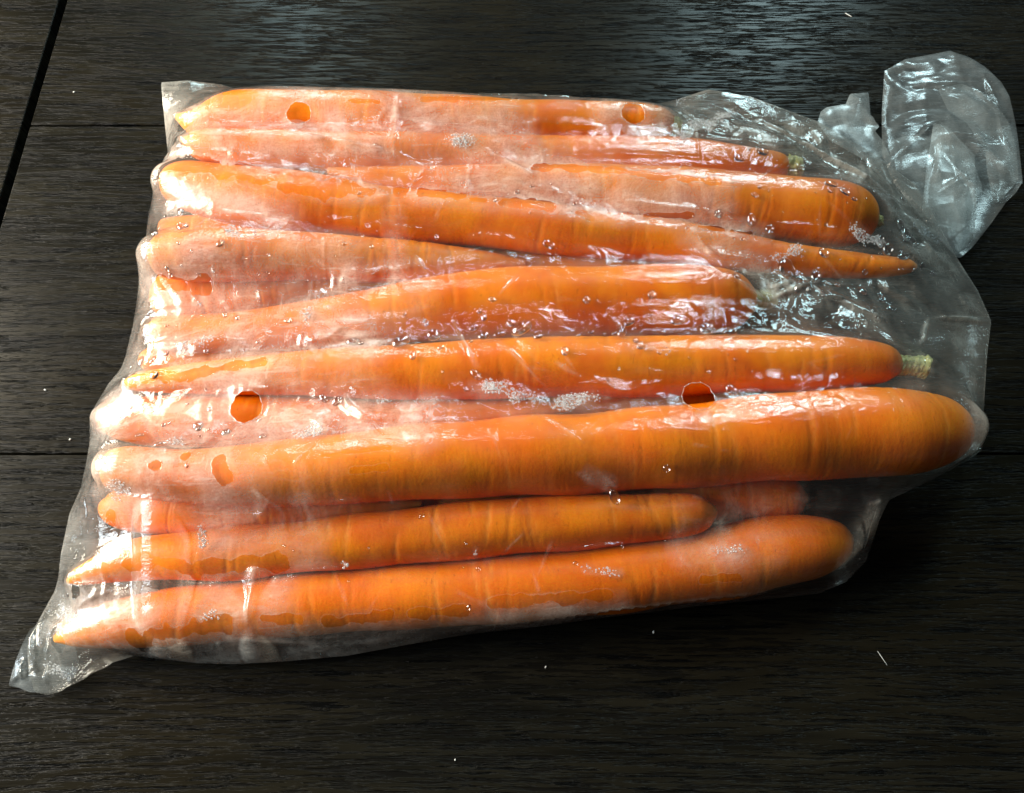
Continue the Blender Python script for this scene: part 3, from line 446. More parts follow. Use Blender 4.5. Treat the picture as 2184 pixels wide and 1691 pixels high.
DROPS = [(-47.9, 15.2, 1.27), (-33.3, 14.9, 1.97), (-23.6, 17.2, 1.41), (-21.0, 11.7, 0.69), (-8.6, 16.4, 1.27), (-3.7, 17.0, 1.13), (7.7, 15.4, 0.98), (-0.4, 21.2, 1.00), (2.9, 19.2, 1.98), (32.7, 17.4, 1.40), (35.3, 20.8, 1.28), (49.5, 20.8, 1.28), (58.1, 18.1, 1.55), (64.7, 16.4, 1.26), (37.5, 11.1, 0.96), (15.5, 9.4, 0.96), (85.0, 87.8, 1.43), (76.1, 83.8, 1.26), (121.7, 50.7, 1.37), (127.1, 48.8, 1.37), (130.9, 59.0, 1.87), (129.3, 62.2, 1.40), (133.3, 56.9, 1.41), (87.1, 42.4, 2.39), (96.5, 40.0, 1.34), (90.1, 33.8, 1.76), (70.2, 38.0, 1.03), (77.0, 58.8, 1.21), (83.0, 55.9, 1.06), (66.5, 60.4, 1.21), (103.2, 70.1, 1.22), (107.3, 67.3, 1.06), (93.2, 78.2, 1.09), (100.0, 48.3, 1.21), (11.7, 50.1, 1.35), (43.1, 30.8, 1.01), (22.9, 29.3, 0.87), (110.9, 35.1, 1.19), (119.0, 28.8, 1.18), (28.5, -32.7, 1.30), (-10.5, 2.9, 1.09), (-90.6, 46.6, 0.87), (-112.3, 50.9, 1.03), (-104.1, 53.9, 1.34), (-106.9, 61.5, 1.06), (-115.4, 12.9, 1.17), (-107.7, 5.9, 0.99), (-70.7, -15.7, 0.80), (-82.7, -13.2, 1.08), (-92.0, -10.3, 1.10), (-99.1, -18.2, 0.93), (-107.4, -14.2, 0.81), (63.1, -2.2, 1.21), (-55.2, -3.0, 0.96), (-50.9, -4.3, 1.10), (42.7, -25.7, 0.78), (-29.2, 8.8, 0.83), (-6.0, 29.5, 0.72), (-11.6, 19.7, 1.00)]
DROP_FIELDS = [(123.9, 53.5, 9.2, 9.2, 26, 0.25, 0.90), (91.9, 65.5, 18.1, 9.1, 26, 0.20, 0.70), (-109.2, 43.5, 4.4, 10.2, 16, 0.30, 0.70), (-92.1, -9.6, 9.6, 5.5, 18, 0.30, 0.70), (15.3, 19.1, 36.8, 3.5, 22, 0.30, 0.80), (-13.8, 65.5, 60.4, 9.1, 26, 0.20, 0.60), (-72.0, 44.7, 17.6, 4.4, 14, 0.20, 0.60), (103.7, 30.9, 13.2, 7.3, 16, 0.30, 0.80), (-76.6, 18.4, 21.6, 8.6, 18, 0.20, 0.60), (-114.5, 10.7, 5.8, 7.2, 12, 0.30, 0.70), (52.7, 2.2, 27.2, 5.4, 14, 0.20, 0.60), (-51.0, -54.5, 39.1, 7.8, 16, 0.20, 0.60)]
NECK = [(143.6, 140.6, 9.0), (152.9, 146.7, 9.0), (162.2, 149.7, 8.0), (171.9, 152.1, 8.0), (178.5, 148.7, 8.0), (183.8, 143.9, 8.0), (188.3, 136.2, 8.0), (189.7, 129.2, 8.0), (189.8, 117.7, 7.0), (188.4, 106.7, 7.0), (186.5, 91.0, 6.0), (183.5, 86.8, 5.0), (179.0, 82.7, 5.0), (172.0, 74.1, 4.0), (163.7, 64.8, 4.0), (157.5, 59.4, 4.0), (153.7, 63.2, 5.0), (145.9, 76.3, 6.0), (138.7, 89.8, 7.0), (136.7, 102.4, 7.0), (139.6, 121.3, 8.0)]
NECK_FOLDS = [(158.9, 130.0, 170.5, 126.6, 1.5, 0.9), (157.8, 107.9, 174.2, 104.7, 2.5, 1.5), (157.5, 106.8, 149.4, 83.9, 2.0, 1.7), (165.6, 104.7, 181.4, 92.1, 2.0, 1.4), (180.2, 138.0, 182.0, 98.3, 1.6, 1.6), (150.2, 131.1, 173.3, 131.1, 1.6, 1.2), (136.7, 96.2, 157.2, 113.3, 1.5, 1.5), (155.4, 104.7, 165.0, 72.1, 1.8, 1.4), (148.6, 79.9, 167.9, 92.1, 1.2, 1.2), (173.3, 131.1, 183.1, 113.3, 1.4, 1.2)]
NECK_GATHER = (161.3, 119.8, 2.6)
NECK_INNER = [(142.9, 112.3, 3.0), (153.3, 115.7, 3.0), (165.1, 112.3, 3.0), (172.6, 105.7, 3.0), (173.5, 90.8, 3.0), (163.9, 74.4, 3.0), (155.6, 67.4, 3.0), (147.2, 84.5, 3.0), (141.0, 97.1, 3.0)]
NECK_STRIP = [(160.2, 119.1, 5.0), (164.4, 116.4, 6.0), (171.7, 103.3, 6.0), (168.9, 85.1, 5.0), (165.3, 69.7, 4.0), (158.5, 61.6, 3.0), (153.9, 67.4, 3.0), (148.4, 79.7, 4.0), (153.2, 97.7, 5.0)]
NECK_RIM = [(163.2, 132.7, 8.0), (172.8, 135.5, 8.0), (182.2, 129.2, 8.0), (187.2, 117.7, 7.0), (187.9, 105.4, 6.0), (186.0, 92.4, 5.0), (175.2, 81.8, 4.0), (175.2, 95.5, 5.0), (176.1, 105.4, 6.0), (171.2, 117.3, 7.0), (165.4, 123.3, 7.0)]
TORN_FLAP = [(117.0, 120.8, 3.0), (119.2, 126.3, 3.0), (121.7, 128.4, 3.0), (129.4, 130.0, 3.0), (131.9, 135.1, 3.0), (139.3, 135.8, 3.0), (138.1, 124.7, 3.0), (139.0, 123.6, 3.0), (139.6, 120.8, 3.0), (140.8, 119.5, 3.0), (138.5, 116.8, 3.0), (140.6, 112.3, 3.0), (142.7, 101.4, 3.0), (139.8, 90.8, 3.0), (131.6, 103.6, 3.0), (120.7, 112.3, 3.0)]
CORNER = [(-144.1, -81.2, 2.0), (-143.4, -78.4, 3.0), (-142.5, -74.9, 4.0), (-140.4, -69.9, 6.0), (-138.7, -66.5, 7.0), (-135.1, -63.0, 7.0), (-130.3, -65.8, 6.0), (-125.6, -70.9, 5.0), (-124.3, -75.9, 3.0), (-126.6, -80.3, 2.0), (-131.6, -83.2, 2.0), (-137.8, -82.9, 2.0), (-141.0, -81.7, 2.0)]
CORNER_FOLDS = [(-136.7, -67.1, -134.8, -78.5, 2.0, 1.2), (-133.0, -65.8, -131.3, -82.3, 1.5, 1.1), (-139.9, -73.5, -138.9, -80.4, 1.5, 0.9)]
CRUMBS = [
    ("tiny white crumb on the table plank behind the bag's sealed back corner", -173.2, 138.7, 20, 0.42, 0.28, 0.25),
    ('tiny white crumb on the table left of the bag, above the plank joint', -155.6, 11.2, -30, 0.40, 0.32, 0.30),
    ('tiny white crumb on the table just behind the left plank joint', -143.6, -6.2, 60, 0.40, 0.30, 0.25),
    ('tiny pale crumb on the table in the shadow in front of the bag', 41.8, -66.3, 70, 0.42, 0.28, 0.25),
    ('thin pale fibre lying on the dark table in front of the bag', 108.1, -73.4, -62, 2.30, 0.09, 0.08),
    ('short pale fibre on the table far behind the bag', 139.7, 180.0, -40, 1.60, 0.22, 0.15),
    ('tiny pale crumb near the front edge of the table view', 9.8, -76.0, 50, 0.40, 0.20, 0.20),
    ('tiny white crumb lowest on the table, in front of the bag', -15.9, -100.5, 80, 0.30, 0.18, 0.20),
]

# FILM-BEGIN ------------------------------------------------------- shape of the film: a taut sheet laid over the carrots
def resample(pts, n):
    """Catmull-Rom through pts (rows of any width), n samples evenly by length."""
    P = np.asarray(pts, float)
    P = np.vstack([2 * P[0] - P[1], P, 2 * P[-1] - P[-2]])
    seg = len(P) - 3
    t = np.linspace(0, seg, seg * 24 + 1)
    i = np.minimum(t.astype(int), seg - 1)
    f = (t - i)[:, None]
    p0, p1, p2, p3 = P[i], P[i + 1], P[i + 2], P[i + 3]
    c = 0.5 * (2 * p1 + (p2 - p0) * f + (2 * p0 - 5 * p1 + 4 * p2 - p3) * f * f + (3 * p1 - p0 - 3 * p2 + p3) * f ** 3)
    s = np.concatenate([[0], np.cumsum(np.linalg.norm(np.diff(c[:, :3], axis=0), axis=1))])
    q = np.linspace(0, s[-1], n)
    o = np.stack([np.interp(q, s, c[:, k]) for k in range(c.shape[1])], 1)
    return o, s[-1]

def seg_dist(X, Y, a, b):
    dx, dy = b[0] - a[0], b[1] - a[1]
    L = dx * dx + dy * dy + 1e-9
    t = np.clip(((X - a[0]) * dx + (Y - a[1]) * dy) / L, 0, 1)
    return np.hypot(X - a[0] - t * dx, Y - a[1] - t * dy), t

def envelope(X, Y, h, x0, y0, carrots, sign=1):
    O = np.full(X.shape, -99.0 * sign)
    for pts in carrots:
        c, _ = resample(pts, 70)
        for a, b in zip(c[:-1], c[1:]):
            r = max(a[3], b[3])
            i0 = max(int((min(a[0], b[0]) - r - x0) / h), 0)
            i1 = int((max(a[0], b[0]) + r - x0) / h) + 2
            j0 = max(int((min(a[1], b[1]) - r - y0) / h), 0)
            j1 = int((max(a[1], b[1]) + r - y0) / h) + 2
            xs, ys = X[j0:j1, i0:i1], Y[j0:j1, i0:i1]
            if xs.size == 0:
                continue
            d, t = seg_dist(xs, ys, a, b)
            rr = a[3] + (b[3] - a[3]) * t
            zz = a[2] + (b[2] - a[2]) * t + sign * np.sqrt(np.maximum(rr * rr - d * d, 0))
            sub = O[j0:j1, i0:i1]
            if sign > 0:
                np.copyto(sub, np.where(d < rr, np.maximum(sub, zz), sub))
            else:
                np.copyto(sub, np.where(d < rr, np.minimum(sub, zz), sub))
    return O

def poly_fields(X, Y, poly):
    """Signed distance (positive inside) and edge height from the nearest outline point."""
    best = np.full(X.shape, 1e9)
    ze = np.zeros(X.shape)
    ins = np.zeros(X.shape, bool)
    m = len(poly)
    for k in range(m):
        a, b = poly[k], poly[(k + 1) % m]
        d, t = seg_dist(X, Y, a, b)
        z = a[2] + (b[2] - a[2]) * t
        w = d < best
        best = np.where(w, d, best)
        ze = np.where(w, z, ze)
        if a[1] != b[1]:
            c = ((a[1] > Y) != (b[1] > Y)) & (X < (b[0] - a[0]) * (Y - a[1]) / (b[1] - a[1]) + a[0])
            ins ^= c
    return np.where(ins, best, -best), ze

def up2(A, shape):
    """Bilinear resize to shape (grids share their corners)."""
    j = np.linspace(0, A.shape[0] - 1, shape[0])
    i = np.linspace(0, A.shape[1] - 1, shape[1])
    j0 = np.minimum(j.astype(int), A.shape[0] - 2)
    i0 = np.minimum(i.astype(int), A.shape[1] - 2)
    fj, fi = (j - j0)[:, None], (i - i0)[None, :]
    a = A[j0][:, i0]; b = A[j0][:, i0 + 1]; c = A[j0 + 1][:, i0]; d = A[j0 + 1][:, i0 + 1]
    return a * (1 - fj) * (1 - fi) + b * (1 - fj) * fi + c * fj * (1 - fi) + d * fj * fi

_tab = np.random.RandomState(5).rand(256, 256)
def facet(X, Y, scale, seed=0, smooth=False):
    """Flat triangles that meet in sharp creases (or soft value noise), about -1..1."""
    u = X / scale + seed * 17.31
    v = Y / scale + seed * 9.77
    if not smooth:
        u = u + 0.577 * v
        v = v * 1.155
    i, j = np.floor(u).astype(int), np.floor(v).astype(int)
    fx, fy = u - i, v - j
    g = lambda a, b: _tab[(a + seed * 7) & 255, (b + seed * 13) & 255]
    v00, v10, v01, v11 = g(i, j), g(i + 1, j), g(i, j + 1), g(i + 1, j + 1)
    if smooth:
        fx = fx * fx * (3 - 2 * fx); fy = fy * fy * (3 - 2 * fy)
        r = (v00 * (1 - fx) + v10 * fx) * (1 - fy) + (v01 * (1 - fx) + v11 * fx) * fy
    else:
        lo = v00 + fx * (v10 - v00) + fy * (v01 - v00)
        hi = v11 + (1 - fx) * (v01 - v11) + (1 - fy) * (v10 - v11)
        r = np.where(fx + fy < 1, lo, hi)
    return r * 2 - 1

def crumple(X, Y, seed=0, fine=1.0):
    wx = X + 5 * facet(X, Y, 21, seed + 1, True) + 2 * facet(X, Y, 7, seed + 2, True)
    wy = Y + 5 * facet(X, Y, 21, seed + 3, True) + 2 * facet(X, Y, 7, seed + 4, True)
    return (1.0 * facet(wx, wy, 17, seed + 5) + 0.55 * facet(wx * .9 + wy * .4, wy * .9 - wx * .4, 8.5, seed + 6)
            + fine * 0.16 * facet(wx * .6 - wy * .8, wy * .6 + wx * .8, 4.0, seed + 7) + fine * 0.04 * facet(wx, wy, 2.0, seed + 8))

BX0, BX1, BY0, BY1 = -164.0, 164.0, -84.0, 156.0
def bag_grid(h):
    nx, ny = int(round((BX1 - BX0) / h)) + 1, int(round((BY1 - BY0) / h)) + 1
    return np.meshgrid(np.linspace(BX0, BX1, nx), np.linspace(BY0, BY1, ny))

def relax(u, O, fixed, zf, n, h):
    near = (O > 1).astype(float)              # the damp film clings down into the gaps between carrots
    for _ in range(max(2, int(60 / h / h))):
        p = np.pad(near, 1, mode='edge')
        near = (p[:-2, 1:-1] + p[2:, 1:-1] + p[1:-1, :-2] + p[1:-1, 2:]) * 0.25
    pull = (0.008 + CLING * np.clip(2.2 * near - 0.5, 0, 1)) * h * h * 0.25
    O = np.maximum(O, 1.0)
    for _ in range(n):
        p = np.pad(u, 1, mode='edge')
        a = (p[:-2, 1:-1] + p[2:, 1:-1] + p[1:-1, :-2] + p[1:-1, 2:]) * 0.25
        a = np.maximum(a - pull, O)
        u = np.where(fixed, zf, a)
    return u

def solve_film(poly, carrots, wrinkles=True):
    u = None
    for h, n in ((4.0, 400), (2.0, 300), (1.0, 160)):
        X, Y = bag_grid(h)
        O = envelope(X, Y, h, BX0, BY0, carrots) + 0.5
        sd, ze = poly_fields(X, Y, poly)
        fixed = sd <= 0
        u = np.maximum(ze, O) if u is None else up2(u, X.shape)
        u = relax(u, O, fixed, ze, n, h)
    X, Y = bag_grid(GRID)
    u = up2(u, X.shape); sd = up2(sd, X.shape); ze = up2(ze, X.shape)
    O = envelope(X, Y, GRID, BX0, BY0, carrots) + 0.35
    u = np.maximum(u, O)
    u = relax(u, O, sd <= 0, ze, 6, GRID)
    if wrinkles:
        gap = np.minimum(u - O, 12.0)
        free = np.clip(gap / 5.0, 0, 1) * np.clip(sd / 9.0, 0.10, 1)
        cr = crumple(X, Y)
        u = u + free * (0.3 + 1.6 * cr) + np.clip(sd / 4, 0, 1) * 0.15 * np.maximum(cr + 0.2, 0)
        white = np.zeros(X.shape)
        for x0, y0, x1, y1, amp, wid in CREASES:
            d, t = seg_dist(X, Y, (x0, y0), (x1, y1))
            d = d + 0.5 * facet(X, Y, 5, 3, True)
            prof = np.exp(-(1.6 * d / wid) ** 2) if wid > 1.5 else np.maximum(0, 1 - np.abs(d) / wid) ** 1.3
            white = np.maximum(white, np.clip(prof, 0, 1) ** 2 * np.clip(amp * 1.2, 0, 1) * (1.0 if wid < 1.5 else 0.10) * np.clip(4 * t, 0, 1) * np.clip(4 * (1 - t), 0, 1))
            u = u + amp * prof * np.clip(4 * t, 0.15, 1) * np.clip(4 * (1 - t), 0.15, 1)
        for x0, y0, z0, x1, y1, z1, k, w, ext in BRIDGES:          # taut folds that span from carrot to carrot
            d, t = seg_dist(X, Y, (x0, y0), (x1, y1))
            roof = z0 + (z1 - z0) * t - k * w * (np.sqrt(1 + (d / w) ** 2) - 1) - 0.10 * np.maximum(d - ext, 0) ** 2 + 0.06 * crumple(X, Y, 70)
            m = np.clip((u - roof) / 1.2 * 0.5 + 0.5, 0, 1)
            soft = u * m + roof * (1 - m) + 0.6 * m * (1 - m)
            u = np.maximum(u, np.where(np.abs(u - roof) < 1.2, soft, np.maximum(u, roof)))
        u = np.where(sd <= 0.3, ze, np.maximum(u, np.maximum(O, 0.6)))
    return X, Y, u, O, sd, ze, (white if wrinkles else None)
# FILM-END

# ------------------------------------------------------------------ object helpers
MM = 0.001
def link(o, parent=None, label=None, category=None, group=None, kind=None):
    COL.objects.link(o)
    o.parent = parent
    for k, v in (('label', label), ('category', category), ('group', group), ('kind', kind)):
        if v:
            o[k] = v
    return o

def mesh_from(name, verts, faces, mat, smooth=True, attrs=None):
    me = bpy.data.meshes.new(name)
    V = np.ascontiguousarray(verts, dtype=np.float32)
    F = np.ascontiguousarray(faces, dtype=np.int32)
    k = F.shape[1]
    me.vertices.add(len(V)); me.vertices.foreach_set('co', V.ravel())
    me.loops.add(F.size); me.loops.foreach_set('vertex_index', F.ravel())
    me.polygons.add(len(F))
    me.polygons.foreach_set('loop_start', np.arange(0, F.size, k, dtype=np.int32))
    me.polygons.foreach_set('loop_total', np.full(len(F), k, dtype=np.int32))
    me.update(calc_edges=True)
    me.validate()
    me.polygons.foreach_set('use_smooth', np.full(len(me.polygons), smooth, dtype=bool))
    for an, (typ, data) in (attrs or {}).items():
        at = me.attributes.new(an, typ, 'POINT')
        at.data.foreach_set('vector' if typ == 'FLOAT_VECTOR' else 'value', np.ascontiguousarray(data, dtype=np.float32).ravel())
    me.materials.append(mat)
    return me

def bm_object(name, bm, mat, smooth=False):
    me = bpy.data.meshes.new(name)
    bm.to_mesh(me); bm.free()
    for p in me.polygons:
        p.use_smooth = smooth
    me.materials.append(mat)
    return bpy.data.objects.new(name, me)

# ------------------------------------------------------------------ the table top: three planks and an end board
table = bpy.data.objects.new('tabletop', None)
link(table, None, 'dark stained wooden table top of wide planks with an end board', 'table', None, 'structure')
def plank(name, x0, x1, y0, y1, mat):
    bm = bmesh.new()
    bmesh.ops.create_cube(bm, size=1.0)
    for v in bm.verts:
        v.co = ((x0 + x1) / 2 + v.co.x * (x1 - x0), (y0 + y1) / 2 + v.co.y * (y1 - y0), -0.0125 + v.co.z * 0.025)
    bmesh.ops.bevel(bm, geom=bm.edges[:], offset=0.0006, segments=3, affect='EDGES', profile=0.6)
    o = bm_object(name, bm, mat)
    return link(o, table)
plank('plank', -0.1868, 0.60, 0.1227, 0.2555, MAT_WOOD)
plank('plank', -0.1868, 0.60, -0.0108, 0.1219, MAT_WOOD)
plank('plank', -0.1868, 0.60, -0.1440, -0.0113, MAT_WOOD)
plank('plank', -0.1868, 0.60, -0.2775, -0.1445, MAT_WOOD)
plank('plank', -0.1868, 0.60, 0.2560, 0.3890, MAT_WOOD)
plank('end_board', -0.300, -0.1902, -0.2775, 0.3890, MAT_WOOD_END)
plank('underboard', -0.290, 0.590, -0.270, 0.380, MAT_WOOD).location = (0, 0, -0.0262)

# ------------------------------------------------------------------ carrots
def sweep(path, seg, seed, grooves, crown_at=None, tip_at=None):
    """Skin round a path of (x, y, z, r): rings with shallow transverse creases."""
    rng = np.random.RandomState(seed)
    P, L = path
    n = len(P)
    T = np.gradient(P[:, :3], axis=0)
    T /= np.linalg.norm(T, axis=1)[:, None]
    side = np.cross(T, (0, 0, 1.0)); side /= np.linalg.norm(side, axis=1)[:, None]
    upv = np.cross(side, T)
    ang = np.linspace(0, 2 * np.pi, seg, endpoint=False)
    s = np.linspace(0, L, n)
    r = np.maximum(P[:, 3], 0.15)[:, None] * np.ones((1, seg))
    lump = np.zeros((n, seg))
    for k in range(5):
        lump += rng.uniform(.008, .018) * np.sin(s[:, None] * rng.uniform(.05, .22) + rng.rand() * 6 + rng.randint(0, 3) * ang[None, :])
    r = r * (1 + lump - np.abs(lump).max())
    crease = np.zeros((n, seg))
    for k in range(grooves):
        c = rng.uniform(0.05, 0.97) * L
        a0 = rng.uniform(0, 6.28); wa = rng.uniform(0.5, 1.6); w = rng.uniform(0.35, 0.95)
        da = np.abs((ang - a0 + np.pi) % (2 * np.pi) - np.pi)
        fa = np.clip(1 - da / wa, 0, 1) ** 0.5
        skew = 1.4 * np.sin(ang + k)
        prof = np.exp(-((s[:, None] - c - skew[None, :]) / w) ** 2)
        crease = np.maximum(crease, prof * fa[None, :] * rng.uniform(0.1, 1.0))
        r = r - rng.uniform(.05, .20) * prof * fa[None, :] * np.clip(r / 5, 0, 1)
    co = P[:, None, :3] + r[:, :, None] * (np.cos(ang)[None, :, None] * side[:, None, :] + np.sin(ang)[None, :, None] * upv[:, None, :])
    V = co.reshape(-1, 3)
    i = np.arange(n - 1)[:, None] * seg
    j = np.arange(seg)[None, :]
    F = np.stack([i + j, i + (j + 1) % seg, i + seg + (j + 1) % seg, i + seg + j], -1).reshape(-1, 4)
    V = np.vstack([V, P[0, :3], P[-1, :3]])
    a, b = n * seg, n * seg + 1
    j = np.arange(seg)
    F = np.vstack([F, np.stack([np.full(seg, a), (j + 1) % seg, j, j], 1), np.stack([np.full(seg, b), (n - 1) * seg + j, (n - 1) * seg + (j + 1) % seg, (n - 1) * seg + (j + 1) % seg], 1)])
    off = rng.rand(3) * 900
    surf = np.stack([np.repeat(s, seg) + off[0], (r * np.cos(ang)).ravel() + off[1], (r * np.sin(ang)).ravel() + off[2]], 1)
    surf = np.vstack([surf, surf[0], surf[-1]]) * MM
    al = np.concatenate([np.repeat(s / L, seg), [0, 1]])
    crown = np.zeros(len(V)); tip = np.zeros(len(V))
    lead = {0: al * L, 1: (1 - al) * L}
    if crown_at is not None:
        crown = np.clip(1 - lead[crown_at] / 5.0, 0, 1) ** 1.5
    if tip_at is not None:
        tip = np.clip(1 - lead[tip_at] / 16.0, 0, 1) ** 1.3
    return V, F, {'crease': ('FLOAT', np.concatenate([crease.ravel(), [0, 0]])), 'surf': ('FLOAT_VECTOR', surf), 'along': ('FLOAT', al), 'crown': ('FLOAT', crown), 'tip': ('FLOAT', tip)}

def tri_quads(F):
    """Fan rows are stored as quads with a repeated corner: split the faces into triangles."""
    A = F[:, [0, 1, 2]]
    B = F[:, [0, 2, 3]]
    B = B[(B[:, 1] != B[:, 2])]
    return np.vstack([A, B])

for k, (cid, label, pts, crown_at, stub) in enumerate(CARROTS):
    path = resample(pts, 360)
    V, F, at = sweep(path, 36, 11 + k, 60, crown_at, None if crown_at is None else 1 - crown_at)
    o = bpy.data.objects.new('carrot', mesh_from('carrot', V * MM, tri_quads(F), MAT_CARROT, True, at))
    link(o, None, label, 'carrot', 'carrots packed in the bag')
    if stub:
        Vs, Fs, ats = sweep(resample(stub, 26), 20, 50 + k, 4)
        rr = np.random.RandomState(k)
        Vs = Vs + 0.22 * rr.randn(*Vs.shape) * (np.arange(len(Vs)) > 60)[:, None]
        so = bpy.data.objects.new('leaf_stub', mesh_from('leaf_stub', Vs * MM, tri_quads(Fs), MAT_STUB, True, ats))
        link(so, o)

# ------------------------------------------------------------------ the bag
bag = bpy.data.objects.new('plastic_bag', None)
link(bag, None, 'clear fogged plastic bag full of carrots with punched vent holes', 'bag')
ALL = [c[2] for c in CARROTS] + [c[4] for c in CARROTS if c[4]]
X, Y, U, O, SD, ZE, WHITE = solve_film(OUTLINE, ALL)

def stamp(field, items, floor=0.0):
    out = np.full(X.shape, floor)
    for x0, y0, x1, y1, r in items:
        j0, j1 = int((min(y0, y1) - 2 * r - BY0) / GRID), int((max(y0, y1) + 2 * r - BY0) / GRID) + 2
        i0, i1 = int((min(x0, x1) - 2 * r - BX0) / GRID), int((max(x0, x1) + 2 * r - BX0) / GRID) + 2
        j0, i0 = max(j0, 0), max(i0, 0)
        d, _ = seg_dist(X[j0:j1, i0:i1], Y[j0:j1, i0:i1], (x0, y0), (x1, y1))
        sub = out[j0:j1, i0:i1]
        np.copyto(sub, np.maximum(sub, 1 - 0.5 * d / r))
    return out
gap = U - O
wob = 0.30 * facet(X, Y, 4.5, 21, True) + 0.16 * facet(X, Y, 2.0, 22, True)
wet = np.where(np.array(stamp(None, WET)) > 0, stamp(None, WET) + wob, 0.0)
contact = np.clip(1 - gap / 0.5, 0, 1)
clear = np.clip(stamp(None, CLEAR), 0, 1)
haze = 0.20 + 0.06 * facet(X, Y, 30, 41, True) + 0.07 * facet(X, Y, 9, 42, True)
haze = haze * (1 - 0.88 * np.clip(clear * 1.6, 0, 1))
haze = haze * (1 - 0.3 * contact) * (1 - 0.35 * np.clip((gap - 1.0) / 3, 0, 1)) + 0.02 * np.clip((gap - 5.0) / 6, 0, 1)
mist = np.clip(stamp(None, [m[:5] for m in MIST]) * 2 - 1, 0, 1)
haze = haze + 0.36 * np.clip(stamp(None, FOGGY) * 1.3, 0, 1) * (0.75 + 0.5 * facet(X, Y, 8, 43, True))
haze = haze + 0.16 * mist + 0.55 * WHITE + 0.28 * np.clip(1 - SD / 1.3, 0, 1)

def sheet(name, X, Y, Z, SD, poly, holes, mat, attrs, flip=False):
    ny, nx = X.shape
    keep = SD > 0.15 * GRID
    for hx, hy, hr in holes:
        rr = np.hypot(X - hx, Y - hy)
        keep &= rr > hr
    cell = keep[:-1, :-1] & keep[1:, :-1] & keep[:-1, 1:] & keep[1:, 1:]
    used = np.zeros(X.shape, bool)
    cnt = np.zeros(X.shape, int)
    for dj in (0, 1):
        for di in (0, 1):
            used[dj:ny - 1 + dj, di:nx - 1 + di] |= cell
            cnt[dj:ny - 1 + dj, di:nx - 1 + di] += cell
    border = used & (cnt < 4)
    V = np.stack([X, Y, Z], -1)
    bj, bi = np.nonzero(border)
    bx, by = X[bj, bi], Y[bj, bi]
    best = np.full(len(bx), 1e9); tx = bx.copy(); ty = by.copy(); tz = Z[bj, bi].copy()
    m = len(poly)
    for k in range(m):
        a, b = poly[k], poly[(k + 1) % m]
        d, t = seg_dist(bx, by, a, b)
        w = d < best
        best = np.where(w, d, best)
        tx = np.where(w, a[0] + (b[0] - a[0]) * t, tx); ty = np.where(w, a[1] + (b[1] - a[1]) * t, ty)
        tz = np.where(w, a[2] + (b[2] - a[2]) * t, tz)
    for hx, hy, hr in holes:
        r = np.hypot(bx - hx, by - hy)
        w = np.abs(r - hr) < np.minimum(best, 1.2)
        best = np.where(w, np.abs(r - hr), best)
        an = np.arctan2(by - hy, bx - hx)
        hr2 = hr * (1 + 0.03 * np.sin(5 * an + hx) + 0.02 * np.sin(11 * an))
        tx = np.where(w, hx + hr2 * np.cos(an), tx); ty = np.where(w, hy + hr2 * np.sin(an), ty); tz = np.where(w, Z[bj, bi] + 0.12, tz)
    V[bj, bi] = np.stack([tx, ty, tz], 1)
    idx = np.full(X.shape, -1)
    idx[used] = np.arange(used.sum())
    c00, c10, c01, c11 = idx[:-1, :-1][cell], idx[:-1, 1:][cell], idx[1:, :-1][cell], idx[1:, 1:][cell]
    F = np.stack([c00, c10, c11, c01], 1)
    if flip:
        F = F[:, ::-1]
    return mesh_from(name, V[used] * MM, F, mat, True, {k: ('FLOAT', a[used]) for k, a in attrs.items()})

top = bpy.data.objects.new('top_film', sheet('top_film', X, Y, U, SD, OUTLINE, HOLES, MAT_FILM, {'wet': wet, 'haze': haze}))
link(top, bag)
st = 4
Xb, Yb, SDb, ZEb = X[::st, ::st], Y[::st, ::st], SD[::st, ::st], ZE[::st, ::st]
Ob = envelope(Xb, Yb, GRID * st, BX0, BY0, ALL, -1)
Zb = 0.5 + np.maximum(ZEb - 0.5, 0) * np.exp(-np.maximum(SDb, 0) / 9.0) + np.clip(SDb / 8, 0, 1) * 0.5 * (1 + crumple(Xb, Yb, 40)) * 0.6
Zb = np.maximum(np.minimum(Zb, np.where(Ob > 50, 99, Ob) - 0.25), 0.35)
bot = bpy.data.objects.new('under_film', sheet('under_film', Xb, Yb, Zb, SDb, OUTLINE, [], MAT_FILM_UNDER, {}, True))
link(bot, bag)

